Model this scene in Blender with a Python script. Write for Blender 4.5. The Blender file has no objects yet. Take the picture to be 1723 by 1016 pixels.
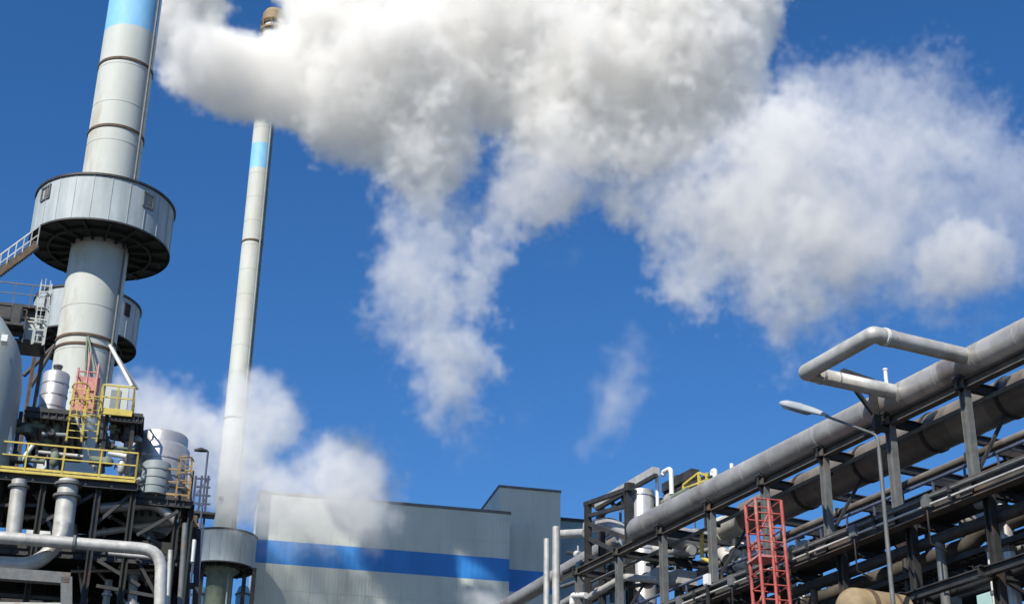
import bpy, math, random
import numpy as np
from mathutils import Vector, Matrix
R = math.radians
random.seed(7)
scene = bpy.context.scene
col = scene.collection

# ---------------------------------------------------------------- camera
W0, H0, F = 1723.0, 1016.0, 2570.0
TH, RHO = R(25.03), 0.016
EYE = Vector((0, 0, 1.6))
r0 = Vector((1, 0, 0)); u0 = Vector((0, -math.sin(TH), math.cos(TH)))
FW = Vector((0, math.cos(TH), math.sin(TH)))
RT = r0 * math.cos(RHO) + u0 * math.sin(RHO)
UP = u0 * math.cos(RHO) - r0 * math.sin(RHO)
cam = bpy.data.cameras.new('camera')
camo = bpy.data.objects.new('camera', cam); col.objects.link(camo)
cam.sensor_width = 36; cam.lens = 36 * F / W0
cam.clip_start = 0.1; cam.clip_end = 6000
camo.matrix_world = Matrix(((RT.x, UP.x, -FW.x, EYE.x), (RT.y, UP.y, -FW.y, EYE.y), (RT.z, UP.z, -FW.z, EYE.z), (0, 0, 0, 1)))
scene.camera = camo

# ---------------------------------------------------------------- light
SUN_AZ, SUN_EL = R(207), R(42)          # azimuth clockwise from +Y
world = bpy.data.worlds.new('World'); scene.world = world; world.use_nodes = True
nt = world.node_tree; nt.nodes.clear()
sky = nt.nodes.new('ShaderNodeTexSky'); sky.sky_type = 'NISHITA'; sky.sun_disc = False
sky.sun_elevation = SUN_EL; sky.sun_rotation = SUN_AZ
sky.air_density = 1.0; sky.dust_density = 0.3; sky.ozone_density = 8.0; sky.altitude = 0
bg = nt.nodes.new('ShaderNodeBackground'); bg.inputs['Strength'].default_value = 0.096
wo = nt.nodes.new('ShaderNodeOutputWorld')
hs = nt.nodes.new('ShaderNodeHueSaturation'); hs.inputs['Saturation'].default_value = 1.16; hs.inputs['Hue'].default_value = 0.503
nt.links.new(sky.outputs[0], hs.inputs['Color']); nt.links.new(hs.outputs[0], bg.inputs['Color']); nt.links.new(bg.outputs[0], wo.inputs['Surface'])
sl = bpy.data.lights.new('sun', 'SUN'); sl.energy = 4.3; sl.angle = R(0.5); sl.color = (1, 0.94, 0.83)
so = bpy.data.objects.new('sun', sl); col.objects.link(so)
tosun = Vector((math.sin(SUN_AZ) * math.cos(SUN_EL), math.cos(SUN_AZ) * math.cos(SUN_EL), math.sin(SUN_EL)))
so.rotation_euler = tosun.to_track_quat('Z', 'Y').to_euler(); so.location = (0, -20, 80)
scene.view_settings.view_transform = 'Standard'; scene.view_settings.look = 'None'
scene.view_settings.exposure = 0.45; scene.view_settings.gamma = 1.0; scene.view_settings.use_curve_mapping = False
scene.cycles.volume_bounces = 14
scene.cycles.max_bounces = 16
scene.cycles.volume_step_rate = 2.0
scene.cycles.volume_max_steps = 256

# ---------------------------------------------------------------- projection helpers
def ray(px, py):
    return (RT * ((px - W0 / 2) / F) + UP * ((H0 / 2 - py) / F) + FW)
class Plane:
    """vertical plane through p with horizontal direction d; call with pixel -> point"""
    def __init__(s, p, d):
        s.p = Vector(p); s.d = Vector(d).normalized(); s.n = Vector((s.d.y, -s.d.x, 0))
    def __call__(s, px, py):
        v = ray(px, py); t = (s.p - EYE).dot(s.n) / v.dot(s.n)
        return EYE + v * t
    def off(s, k, dirn=None):
        return Plane(s.p + (dirn if dirn else s.n) * k, s.d)
def depth(p): return (Vector(p) - EYE).dot(FW)
def mpp(p): return depth(p) / F       # metres per photo pixel at a point
A1 = R(25.7); U1 = Vector((-math.sin(A1), math.cos(A1), 0)); N1 = Vector((math.cos(A1), math.sin(A1), 0))
A2 = R(13.2); U2 = Vector((math.cos(A2), math.sin(A2), 0)); N2 = Vector((-math.sin(A2), math.cos(A2), 0))
RP0 = EYE + ray(1723, 549) * 38.0
def RK(off=0.0): return Plane(RP0 + N1 * off, U1)            # rack planes, off = metres away from the near face
def LP(Y): return Plane((0, Y, 0), U2)                        # planes parallel to the boiler house front
def YP(Y): return Plane((0, Y, 0), (1, 0, 0))
UPZ = Vector((0, 0, 1))

# ---------------------------------------------------------------- mesh builder
class MB:
    def __init__(s): s.v = []; s.f = []; s.sm = []
    def add(s, vs, fs, smooth=False):
        b = len(s.v); s.v += [tuple(x) for x in vs]
        for f in fs: s.f.append(tuple(b + i for i in f)); s.sm.append(smooth)
        return s
    def box(s, c, x, y, z):      # half-axis vectors
        c = Vector(c); vs = []
        for k in (-1, 1):
            for j in (-1, 1):
                for i in (-1, 1): vs.append(c + x * i + y * j + z * k)
        return s.add(vs, [(0, 2, 3, 1), (4, 5, 7, 6), (0, 1, 5, 4), (2, 6, 7, 3), (0, 4, 6, 2), (1, 3, 7, 5)])
    def bar(s, a, b, w, h, side=None):   # rectangular bar from a to b; w along side, h the other way
        a = Vector(a); b = Vector(b); d = (b - a)
        if side is None:
            side = d.cross(UPZ)
            if side.length < 1e-3 * d.length: side = U1.copy()
        side = (side - d.normalized() * side.dot(d.normalized())).normalized()
        o = d.normalized().cross(side)
        return s.box((a + b) / 2, side * (w / 2), d / 2, o * (h / 2))
    def ibeam(s, a, b, w, h, t=0.03, side=None):
        a = Vector(a); b = Vector(b); d = (b - a).normalized()
        if side is None:
            side = d.cross(UPZ)
            if side.length < 1e-3: side = U1.copy()
        side = (side - d * side.dot(d)).normalized(); o = d.cross(side)
        s.box((a + b) / 2, side * (t / 2), (b - a) / 2, o * (h / 2 - t))
        for k in (-1, 1):
            s.box((a + b) / 2 + o * k * (h / 2 - t / 2), side * (w / 2), (b - a) / 2, o * (t / 2))
        return s
    def tube(s, pts, r, n=20, cap=True, seam=0.0, rr=None):
        pts = [Vector(p) for p in pts]; m = len(pts)
        T = []
        for i in range(m):
            if i == 0: t = pts[1] - pts[0]
            elif i == m - 1: t = pts[-1] - pts[-2]
            else: t = (pts[i + 1] - pts[i]).normalized() + (pts[i] - pts[i - 1]).normalized()
            T.append(t.normalized())
        x = T[0].orthogonal().normalized(); rings = []
        for i in range(m):
            x = (x - T[i] * x.dot(T[i])).normalized(); y = T[i].cross(x)
            q = rr[i] if rr else r
            rings.append([pts[i] + (x * math.cos(2 * math.pi * k / n) + y * math.sin(2 * math.pi * k / n)) * q for k in range(n)])
        vs = [p for g in rings for p in g]; fs = []
        for i in range(m - 1):
            for k in range(n):
                a = i * n + k; b = i * n + (k + 1) % n
                fs.append((a, b, b + n, a + n))
        s.add(vs, fs, True)
        if cap:
            s.add(rings[0], [tuple(range(n - 1, -1, -1))]); s.add(rings[-1], [tuple(range(n))])
        if seam:
            for i in range(m - 1):
                L = (pts[i + 1] - pts[i]).length
                if L < seam * 0.9: continue
                d = (pts[i + 1] - pts[i]).normalized(); k = seam * 0.5
                while k < L:
                    c = pts[i] + d * k; s.tube([c - d * 0.025, c + d * 0.025], r * 1.018, n, cap=True); k += seam
        return s
    def lathe(s, prof, c, n=48, smooth=True, cap=True):   # prof [(r,z)...] around vertical axis through c (z absolute)
        vs = []; fs = []
        for r, z in prof:
            for k in range(n):
                a = 2 * math.pi * k / n; vs.append((c[0] + r * math.cos(a), c[1] + r * math.sin(a), z))
        for i in range(len(prof) - 1):
            for k in range(n):
                a = i * n + k; b = i * n + (k + 1) % n; fs.append((a, b, b + n, a + n))
        s.add(vs, fs, smooth)
        if cap:
            m = len(prof) - 1
            if prof[0][0] > 0.01: s.add(vs[:n], [tuple(range(n - 1, -1, -1))])
            if prof[m][0] > 0.01: s.add(vs[m * n:], [tuple(range(n))])
        return s

def fillet(pts, rad, n=6):
    pts = [Vector(p) for p in pts]; out = [pts[0]]
    for i in range(1, len(pts) - 1):
        a, b, c = pts[i - 1], pts[i], pts[i + 1]
        d1 = (a - b); d2 = (c - b); l = min(rad, d1.length * .49, d2.length * .49)
        p = b + d1.normalized() * l; q = b + d2.normalized() * l
        for k in range(n + 1):
            t = k / n; out.append(p * (1 - t) ** 2 + b * 2 * t * (1 - t) + q * t * t)
    out.append(pts[-1]); return out

# ---------------------------------------------------------------- objects
def thing(name, label, cat, loc, group=None):
    o = bpy.data.objects.new(name, None); col.objects.link(o); o.location = loc; o.empty_display_size = .3
    o['label'] = label; o['category'] = cat
    if group: o['group'] = group
    return o
def obj(name, mb, m, parent=None, loc=None, label=None, cat=None, group=None, kind=None):
    me = bpy.data.meshes.new(name)
    root = parent
    while root is not None and root.parent is not None: root = root.parent
    base = Vector(root.location) if root is not None else (Vector(loc) if loc is not None else Vector((0, 0, 0)))
    me.from_pydata([(v[0] - base.x, v[1] - base.y, v[2] - base.z) for v in mb.v], [], mb.f)
    me.polygons.foreach_set('use_smooth', mb.sm); me.update()
    me.materials.append(m)
    o = bpy.data.objects.new(name, me); col.objects.link(o)
    if parent is not None: o.parent = parent
    else: o.location = base
    if label: o['label'] = label
    if cat: o['category'] = cat
    if group: o['group'] = group
    if kind: o['kind'] = kind
    return o
def base_of(p): return (p[0], p[1], 0.0)

# ---------------------------------------------------------------- materials
def mat(name, c1, c2=None, rough=0.6, metal=0.0, scale=1.2, streak=0.0, bump=0.0, corr=0.0, contrast=(0.35, 0.7), dirt=None, corr_dir=None, seg=None):
    m = bpy.data.materials.new(name); m.use_nodes = True; t = m.node_tree; N = t.nodes; L = t.links
    b = N['Principled BSDF']; b.inputs['Roughness'].default_value = rough; b.inputs['Metallic'].default_value = metal
    geo = N.new('ShaderNodeNewGeometry')
    mp = N.new('ShaderNodeMapping'); L.new(geo.outputs['Position'], mp.inputs['Vector'])
    mp.inputs['Scale'].default_value = (1, 1, 1 - streak * 0.93)
    no = N.new('ShaderNodeTexNoise'); no.inputs['Scale'].default_value = scale; no.inputs['Detail'].default_value = 7; no.inputs['Roughness'].default_value = .62
    L.new(mp.outputs[0], no.inputs['Vector'])
    cr = N.new('ShaderNodeValToRGB'); L.new(no.outputs[0], cr.inputs[0])
    cr.color_ramp.elements[0].position = contrast[0]; cr.color_ramp.elements[1].position = contrast[1]
    c2 = c2 or tuple(x * .8 for x in c1)
    cr.color_ramp.elements[0].color = (*c2, 1); cr.color_ramp.elements[1].color = (*c1, 1)
    out = cr.outputs[0]
    if dirt:
        n2 = N.new('ShaderNodeTexNoise'); n2.inputs['Scale'].default_value = scale * .45; n2.inputs['Detail'].default_value = 9; n2.inputs['Roughness'].default_value = .7
        L.new(mp.outputs[0], n2.inputs['Vector'])
        c3 = N.new('ShaderNodeValToRGB'); L.new(n2.outputs[0], c3.inputs[0])
        c3.color_ramp.elements[0].position = .56; c3.color_ramp.elements[1].position = .72
        mx = N.new('ShaderNodeMix'); mx.data_type = 'RGBA'; L.new(c3.outputs[0], mx.inputs[0]); L.new(out, mx.inputs[6]); mx.inputs[7].default_value = (*dirt, 1)
        out = mx.outputs[2]
    if seg:      # separate jacket sheets along the run, each with its own tone
        d = N.new('ShaderNodeVectorMath'); d.operation = 'DOT_PRODUCT'; L.new(geo.outputs['Position'], d.inputs[0]); d.inputs[1].default_value = tuple(seg[0] / seg[1])
        fl = N.new('ShaderNodeMath'); fl.operation = 'FLOOR'; L.new(d.outputs['Value'], fl.inputs[0])
        wn = N.new('ShaderNodeTexWhiteNoise'); wn.noise_dimensions = '1D'; L.new(fl.outputs[0], wn.inputs['W'])
        mr = N.new('ShaderNodeMapRange'); mr.inputs['To Min'].default_value = .78; mr.inputs['To Max'].default_value = 1.12; L.new(wn.outputs['Value'], mr.inputs['Value'])
        vm = N.new('ShaderNodeVectorMath'); vm.operation = 'SCALE'; L.new(out, vm.inputs[0]); L.new(mr.outputs[0], vm.inputs['Scale']); out = vm.outputs[0]
        mr2 = N.new('ShaderNodeMapRange'); mr2.inputs['To Min'].default_value = rough - .1; mr2.inputs['To Max'].default_value = rough + .15; L.new(no.outputs[0], mr2.inputs['Value']); L.new(mr2.outputs[0], b.inputs['Roughness'])
    L.new(out, b.inputs['Base Color'])
    if bump or corr:
        bp = N.new('ShaderNodeBump'); bp.inputs['Strength'].default_value = max(bump, .13 if corr else 0); bp.inputs['Distance'].default_value = 0.03
        if corr:
            d = N.new('ShaderNodeVectorMath'); d.operation = 'DOT_PRODUCT'; L.new(geo.outputs['Position'], d.inputs[0]); d.inputs[1].default_value = tuple((corr_dir or U2) * (2 * math.pi / corr))
            sn = N.new('ShaderNodeMath'); sn.operation = 'SINE'; L.new(d.outputs['Value'], sn.inputs[0]); L.new(sn.outputs[0], bp.inputs['Height'])
        else: L.new(no.outputs[0], bp.inputs['Height'])
        L.new(bp.outputs[0], b.inputs['Normal'])
    return m
M = dict(
    cream=mat('cream_paint', (.56, .58, .54), (.47, .49, .45), .7, streak=.8, scale=.7, dirt=(.36, .31, .22)),
    band=mat('light_blue_paint', (.27, .58, .83), (.20, .48, .74), .65, streak=.6),
    drum=mat('pale_sheet_cladding', (.45, .50, .51), (.29, .33, .34), .6, streak=.9, scale=1.6, dirt=(.40, .44, .44)),
    shade_dark=mat('shade_dark_steel', (.035, .035, .03), (.025, .03, .025), .8, scale=1.5),  # near-black tone holds the shade under galleries and among the columns
    rust=mat('rusty_brown_steel', (.16, .10, .06), (.07, .05, .035), .8, scale=4),
    dark=mat('dark_painted_steel', (.045, .045, .044), (.02, .02, .021), .6, scale=2.5, dirt=(.10, .055, .032)),
    steel=mat('grey_galvanised_steel', (.17, .18, .18), (.105, .11, .11), .6, metal=.1, scale=3, dirt=(.17, .11, .07)),
    beam=mat('weathered_grey_beam', (.12, .105, .088), (.055, .05, .043), .65, scale=2, streak=.3, dirt=(.17, .085, .045)),
    alu=mat('aluminium_pipe_jacket', (.60, .59, .58), (.42, .41, .40), .38, metal=.45, scale=1.5, dirt=(.34, .31, .29)),
    pipe=mat('grey_pipe_jacket', (.53, .51, .48), (.35, .335, .31), .36, metal=.4, scale=1.3, dirt=(.24, .19, .17), bump=.25, seg=(U1, 1.5)),
    oldpipe=mat('stained_brown_grey_jacket', (.30, .27, .24), (.17, .15, .13), .45, metal=.35, scale=1.1, dirt=(.15, .11, .08), bump=.3, seg=(U1, 1.5)),
    silo=mat('pale_silo_paint', (.34, .39, .38), (.26, .30, .30), .6, streak=.8, scale=.8, dirt=(.3, .32, .3)),
    lampgrey=mat('lamp_grey', (.42, .45, .47), (.3, .33, .35), .35),
    pale=mat('pale_grey_pipe', (.64, .63, .59), (.44, .43, .40), .45, metal=.2, scale=2.5, dirt=(.36, .32, .28), bump=.2, seg=((U1 + U2 * 1.0).normalized(), 1.3)),
    white=mat('white_pipe_paint', (.78, .78, .75), (.62, .62, .58), .5, scale=2),
    yellow=mat('yellow_rail_paint', (.66, .53, .10), (.46, .36, .08), .5, scale=5, dirt=(.30, .22, .10)),
    brown=mat('faded_ochre_steel', (.42, .28, .10), (.25, .16, .07), .6, scale=5),
    red=mat('red_scaffold_paint', (.50, .11, .09), (.27, .05, .045), .6, scale=3, dirt=(.42, .26, .20)),
    pink=mat('faded_red_paint', (.62, .30, .27), (.45, .18, .16), .6, scale=5),
    clad=mat('grey_green_wall_cladding', (.56, .61, .56), (.46, .50, .47), .6, streak=.85, scale=.5, corr=.3, dirt=(.34, .37, .34)),
    stripe=mat('blue_wall_stripe', (.02, .22, .62), (.015, .17, .51), .55, streak=.7, scale=.5, corr=.55),
    vessel=mat('grey_vessel_paint', (.26, .30, .31), (.19, .225, .235), .6, scale=.8),
    tan=mat('tan_insulation', (.33, .25, .14), (.22, .16, .09), .7, scale=3),
    teal=mat('pale_teal_panel', (.42, .62, .60), (.34, .52, .52), .6, scale=2),
    blue=mat('blue_grey_scaffold_paint', (.09, .11, .17), (.05, .06, .1), .6, scale=4),
    ground=mat('yard_asphalt', (.075, .072, .068), (.05, .05, .048), .9, scale=.4),
    glass=mat('lamp_lens_plastic', (.22, .25, .28), (.16, .18, .2), .15),
    hole=mat('dark_opening', (.03, .03, .03), (.02, .02, .02), .9),
    green=mat('green_grey_steel', (.20, .24, .18), (.13, .16, .12), .7, scale=2),
)

# ---------------------------------------------------------------- setting
g = MB(); g.add([(-2500, -2500, 0), (2500, -2500, 0), (2500, 2500, 0), (-2500, 2500, 0)], [(0, 1, 2, 3)])
obj('ground', g, M['ground'], kind='structure')
g = MB(); g.add([(-30, -40, .004), (14, -40, .004), (14, 40, .004), (-30, 40, .004)], [(0, 1, 2, 3)])
obj('road', g, mat('road_asphalt', (.06, .06, .06), (.045, .045, .045), .85, scale=2), kind='structure')

# ---------------------------------------------------------------- large chimney
def zat(px, py, Y): return YP(Y)(px, py).z
def chimney(name, label, Y, pa, r_bot, r_top, ztop, z_band, rings, mname='cream'):
    c = YP(Y)(*pa); b = base_of(c)
    t = thing(name, label, 'chimney', b)
    n = 64
    def rad(z): return r_bot + (r_top - r_bot) * z / ztop
    zs = [0, z_band[0], z_band[1], ztop]
    s = MB(); s.lathe([(rad(0), 0), (rad(z_band[0]), z_band[0])], b, n, cap=False)
    if ztop > z_band[1]: s.lathe([(rad(z_band[1]), z_band[1]), (rad(ztop), ztop)], b, n, cap=False)
    z = 2.5
    while z < ztop - 1:
        if not z_band[0] - .1 < z < z_band[1] + .1: s.lathe([(rad(z), z - .02), (rad(z) + .014, z - .02), (rad(z) + .014, z + .02), (rad(z), z + .02)], b, n, smooth=False, cap=False)
        z += 2.5
    obj('shaft', s, M[mname], t)
    s = MB(); s.lathe([(rad(z_band[0]), z_band[0]), (rad(z_band[1]), z_band[1])], b, n, cap=False)
    obj('painted_band', s, M['band'], t, label='light blue painted band')
    for z, w in rings:
        s = MB(); s.lathe([(rad(z), z - w), (rad(z) + .06, z - w), (rad(z) + .06, z + w), (rad(z), z + w)], b, n, smooth=False, cap=False)
        obj('flange_ring', s, M['rust'], t)
    return t, b, rad
Yb = 74.0
big, bb, brad = chimney('chimney', 'large cream chimney with light blue top band, round drum gallery halfway up', Yb, (187, 290), 1.62, 1.46, 68.0,
                        (zat(221, 42, Yb - 1.4), 62.5), [(zat(213, 99, Yb - 1.4), .07), (zat(197, 212, Yb - 1.4), .07), (zat(147, 562, Yb - 1.5), .07), (zat(146, 577, Yb - 1.5), .06)])
# pipe up the shaft side
s = MB(); a = R(-25)
for k in (0,):
    p = Vector((bb[0] + math.cos(a) * 1.72, bb[1] + math.sin(a) * 1.72, 0)); s.tube([p + UPZ * 28, p + UPZ * 66], .07, 8)
s.lathe([(1.50, 67.9), (1.42, 68.2), (1.42, 66)], bb, 48, cap=False)
obj('riser_pipe', s, M['steel'], big)
# braces off the collar
s = MB()
zc = zat(147, 570, Yb - 1.5)
for (px, py, dY, w, ex) in ((222, 650, 0, .10, 1.4), (232, 655, 2, .08, 1.4)):
    s.tube([Vector((bb[0] + 1.45, bb[1] - .7, zc)), YP(Yb + dY - 1)(px, py)], w, 10)
obj('brace', s, M['white'], big, label='white diagonal brace on the right')
for (px, py) in ((40, 632), (52, 650)):
    s = MB(); s.tube([Vector((bb[0] - 1.45, bb[1] - .6, zc)), YP(Yb - 1)(px, py)], .11, 10); obj('brace', s, M['dark'], big, label='dark diagonal brace on the left')
for q in ((149, 566, 163, 640, .14), (147, 566, 143, 660, .1)):
    s = MB(); s.bar(YP(Yb - 1.65)(q[0], q[1]), YP(Yb - 1.75)(q[2], q[3]), q[4], .10); obj('brace', s, M['green'], big)

def drum(parent, c, z0, z1, r, rin, wins, mrim='dark', mwin='hole', seams=24, underside=True):
    n = 72; s = MB()
    s.lathe([(r, z0), (r, z1)], c, n, cap=False); s.lathe([(r - .06, z1), (r - .06, z0)], c, n, cap=False)
    for k in range(seams):
        a = 2 * math.pi * (k + .3) / seams; p = Vector((c[0] + math.cos(a) * (r + .012), c[1] + math.sin(a) * (r + .012), 0))
        s.box(p + UPZ * (z0 + z1) / 2, Vector((math.cos(a), math.sin(a), 0)) * .012, Vector((-math.sin(a), math.cos(a), 0)) * .018, UPZ * ((z1 - z0) / 2 - .02))
    d = obj('gallery_wall', s, M['drum'], parent)
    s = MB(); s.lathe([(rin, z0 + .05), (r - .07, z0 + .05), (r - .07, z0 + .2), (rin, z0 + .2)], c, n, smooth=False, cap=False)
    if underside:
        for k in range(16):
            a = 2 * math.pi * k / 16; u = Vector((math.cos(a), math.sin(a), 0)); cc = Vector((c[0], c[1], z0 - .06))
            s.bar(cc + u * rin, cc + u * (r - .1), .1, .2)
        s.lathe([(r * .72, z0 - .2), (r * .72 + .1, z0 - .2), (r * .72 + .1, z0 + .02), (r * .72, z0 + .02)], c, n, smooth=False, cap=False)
    obj('gallery_floor', s, M['shade_dark'], parent)
    s = MB(); s.lathe([(r - .1, z1 + .01), (r + .09, z1 + .01), (r + .09, z1 + .13), (r - .1, z1 + .13)], c, n, smooth=False, cap=False)
    s.lathe([(r + .05, z0 - .05), (r + .05, z0 + .05), (r - .06, z0 + .05), (r - .06, z0 - .05)], c, n, smooth=False, cap=False)
    obj('gallery_rim', s, M[mrim], parent)
    for (deg, z, w, h, kind) in wins:
        a = R(deg); u = Vector((math.cos(a), math.sin(a), 0)); v = Vector((-math.sin(a), math.cos(a), 0)); p = Vector((c[0], c[1], z)) + u * (r + .02)
        if kind == 'frame':
            s = MB()
            for k in (-1, 1):
                s.box(p + v * k * w / 2, u * .04, v * .05, UPZ * (h / 2)); s.box(p + UPZ * k * h / 2, u * .04, v * (w / 2 + .05), UPZ * .05)
            s.box(p - u * .01 + v * w * .1, u * .02, v * w * .22, UPZ * h * .3)
            obj('hatch_frame', s, M['steel'], d)
        else:
            s = MB(); s.box(p, u * .03, v * w / 2, UPZ * h / 2); obj('window', s, M[mwin], d)
    return d
rb = 3.68
zb1 = zat(187, 295, Yb - rb); zb0 = zat(178, 368, Yb - rb)
drum(big, bb, zb0, zb1, rb, brad(40) + .02, [(-132, zb1 - .62, .75, .75, 'frame'), (-38, zb1 - .75, .6, .8, 'frame')])

# second gallery behind
Y2 = 90.0
c2 = YP(Y2)(142, 560); r2 = 87 * mpp(c2); b2 = base_of(c2)
t = thing('vent_tower', 'shorter round drum topped stack with two dark window openings, behind the large chimney', 'vent stack', b2)
z1 = zat(153, 482, Y2 - r2); z0 = zat(150, 548, Y2 - r2)
s = MB(); s.lathe([(1.0, 0), (1.0, z1 - .3)], b2, 40); obj('shaft', s, M['cream'], t)
def ang_at(c, r, px):    # front-side angle on a cylinder whose silhouette passes pixel column px
    best = None
    for k in range(-180, 1):
        a = R(k); p = Vector((c[0] + r * math.cos(a), c[1] + r * math.sin(a), z1 - .8)); v = p - EYE
        x = W0 / 2 + F * v.dot(RT) / v.dot(FW)
        if best is None or abs(x - px) < best[0]: best = (abs(x - px), k)
    return best[1]
drum(t, b2, z0, z1, r2, 1.02, [(ang_at(b2, r2, 81), z1 - .75, .5, .75, 'w'), (ang_at(b2, r2, 214), z1 - .75, .5, .85, 'w')], mrim='dark')

# ---------------------------------------------------------------- slim tall chimney
Yt = 125.0
ct = YP(Yt)(404, 560)
ztt = zat(458, 34, Yt)
slim, sb, srad = chimney('chimney', 'tall slim cream chimney with light blue band, rising from the steam beside the striped building', Yt, (410, 560), 1.0, .93, ztt,
                         (zat(437, 289, Yt), zat(439, 247, Yt)), [(zat(423, 402, Yt - 1), .08), (zat(390, 700, Yt - 1), .05)])
s = MB(); a = R(-42)
for aa, rr_ in ((-40, .10), (-22, .07)):
    a = R(aa); s.tube([Vector((sb[0] + math.cos(a) * 1.08, sb[1] + math.sin(a) * 1.08, z)) for z in (20, ztt - 8)], rr_, 8)
obj('cable_riser', s, M['vessel'], slim)
s = MB()
s.lathe([(.93, ztt - 1.6), (1.25, ztt - 1.5), (1.25, ztt - 1.3), (.93, ztt - 1.3)], sb, 40, smooth=False, cap=False)
s.lathe([(1.0, ztt - .7), (1.12, ztt - .7), (1.12, ztt + .5), (.9, ztt + .9), (.8, ztt + .9), (.8, ztt - .4)], sb, 40, smooth=False, cap=False)
obj('chimney_cap', s, M['tan'], slim)
s = MB()
for k in range(8):
    a = 2 * math.pi * k / 8; p = Vector((sb[0] + 1.22 * math.cos(a), sb[1] + 1.22 * math.sin(a), ztt - 1.3)); s.bar(p, p + UPZ * .9, .07, .07)
s.lathe([(1.2, ztt - .5), (1.27, ztt - .5), (1.27, ztt - .42), (1.2, ztt - .42), (1.2, ztt - .5)], sb, 40, smooth=False, cap=False)
obj('guard_rail', s, M['brown'], slim)
rs = 55 * mpp(YP(Yt)(385, 915))
zs1 = zat(385, 889, Yt - rs); zs0 = zat(385, 943, Yt - rs)
drum(slim, sb, zs0, zs1, rs, srad(35) + .02, [], seams=20)
s = MB(); s.lathe([(1.15, 0), (1.1, zs0 - .5), (1.6, zs0 - .1)], sb, 40); obj('lower_shaft', s, M['green'], slim)
for (px, dy) in ((340, 0), (428, 0), (358, 1.4), (412, 1.4)):
    s = MB(); p = YP(Yt - .8 + dy)(px, 960); s.bar((p.x, p.y, 0), (p.x, p.y, zs0 - .05), .28, .28); obj('leg', s, M['dark'], slim)
s = MB(); p = YP(Yt - 1.1)(372, 838); s.box(p, Vector((.18, 0, 0)), Vector((0, .15, 0)), UPZ * .14); obj('beacon', s, M['dark'], slim)

# ---------------------------------------------------------------- boiler house
PB = LP(133.5)
cr_ = PB(857, 950); cl_ = PB(432, 900)
ztop = PB(660, 848).z; zs_a = PB(857, 940).z; zs_b = PB(857, 978).z
bt = thing('boiler_house', 'tall grey clad building with wide blue stripe and a raised tower at its right end', 'building', base_of((cl_ + cr_) / 2))
Lm = (cr_ - cl_); Lm.z = 0; D = 5.0
def block(s, a, b, n, d, z0, z1):   # a,b front corners
    a = Vector((a[0], a[1], 0)); b = Vector((b[0], b[1], 0))
    s.box((a + b) / 2 + n * d / 2 + UPZ * (z0 + z1) / 2, (b - a) / 2, n * d / 2, UPZ * (z1 - z0) / 2)
s = MB(); block(s, cl_, cr_, N2, D, 0, zs_b); block(s, cl_, cr_, N2, D, zs_a, ztop); obj('wall', s, M['clad'], bt)
s = MB(); block(s, cl_, cr_, N2, D, zs_b, zs_a); obj('wall_stripe', s, M['stripe'], bt)
s = MB(); block(s, cl_ - U2 * .08 - N2 * .08, cr_ + U2 * .08 - N2 * .08, N2, D + .16, ztop, ztop + .25); obj('roof_coping', s, M['steel'], bt)
s = MB()
for k in range(1, 14):
    p = cl_ + Lm * (k / 14.0); s.box(Vector((p.x, p.y, zs_b / 2)) - N2 * .015, U2 * .03, N2 * .012, UPZ * zs_b / 2 * .999); s.box(Vector((p.x, p.y, (zs_a + ztop) / 2)) - N2 * .015, U2 * .03, N2 * .012, UPZ * (ztop - zs_a) / 2 * .999)
for z in (zs_a + 1.5, zs_a + 3.6, zs_b - 2.2):
    a = cl_.copy(); a.z = z; b = cr_.copy(); b.z = z; s.bar(a - N2 * .012, b - N2 * .012, .02, .05)
obj('cladding_joint', s, M['clad'], bt)
PB2 = PB.off(-3.3)  # set back
PB2 = Plane(PB.p + N2 * 3.3, U2)
ta = PB2(840, 820); tb = PB2(943, 828); zt2 = ta.z; Lt = 9.5
zt2 = (ta.z + tb.z) / 2
s = MB(); block(s, ta, tb, N2, Lt, 0, zs_b); block(s, ta, tb, N2, Lt, zs_a, zt2); tw = obj('stair_tower', s, M['clad'], bt)
s = MB(); block(s, ta, tb, N2, Lt, zs_b, zs_a); obj('wall_stripe', s, M['stripe'], tw)
s = MB(); block(s, ta - U2 * .08 - N2 * .08, tb + U2 * .08 - N2 * .08, N2, Lt + .16, zt2, zt2 + .22); obj('roof_coping', s, M['steel'], tw)
# low annex to the right
PB3 = Plane(PB.p + N2 * 8, U2); xa = PB3(930, 874); xb = PB3(1075, 885)
s = MB(); block(s, xa, xb, N2, 8, 0, xa.z); an = thing('factory_annex', 'low blue grey annex wall right of the stair tower, behind the pipe rack', 'building', base_of(xa))
obj('wall', s, mat('blue_grey_cladding', (.22, .32, .36), (.17, .26, .30), .6, scale=.6, corr=.6), an)
s = MB(); block(s, xa - N2 * .1, xb - N2 * .1, N2, 8.2, xa.z, xa.z + .3); obj('roof_coping', s, M['dark'], an)

# ---------------------------------------------------------------- process unit on the left
YL = 62.0
def Lp(px, py, o=0.0): return LP(YL + o)(px, py)
def vz(p, z): return Vector((p[0], p[1], z))
def zl_(px, py, o=0.0): return Lp(px, py, o).z
def bars(pairs, w, o=0.0, mb=None, o2=None):
    s = mb or MB()
    for a, b in pairs:
        oa = a[2] if len(a) > 2 else o; ob = b[2] if len(b) > 2 else (o if o2 is None else o2)
        s.bar(Lp(a[0], a[1], oa), Lp(b[0], b[1], ob), w, w)
    return s
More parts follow.
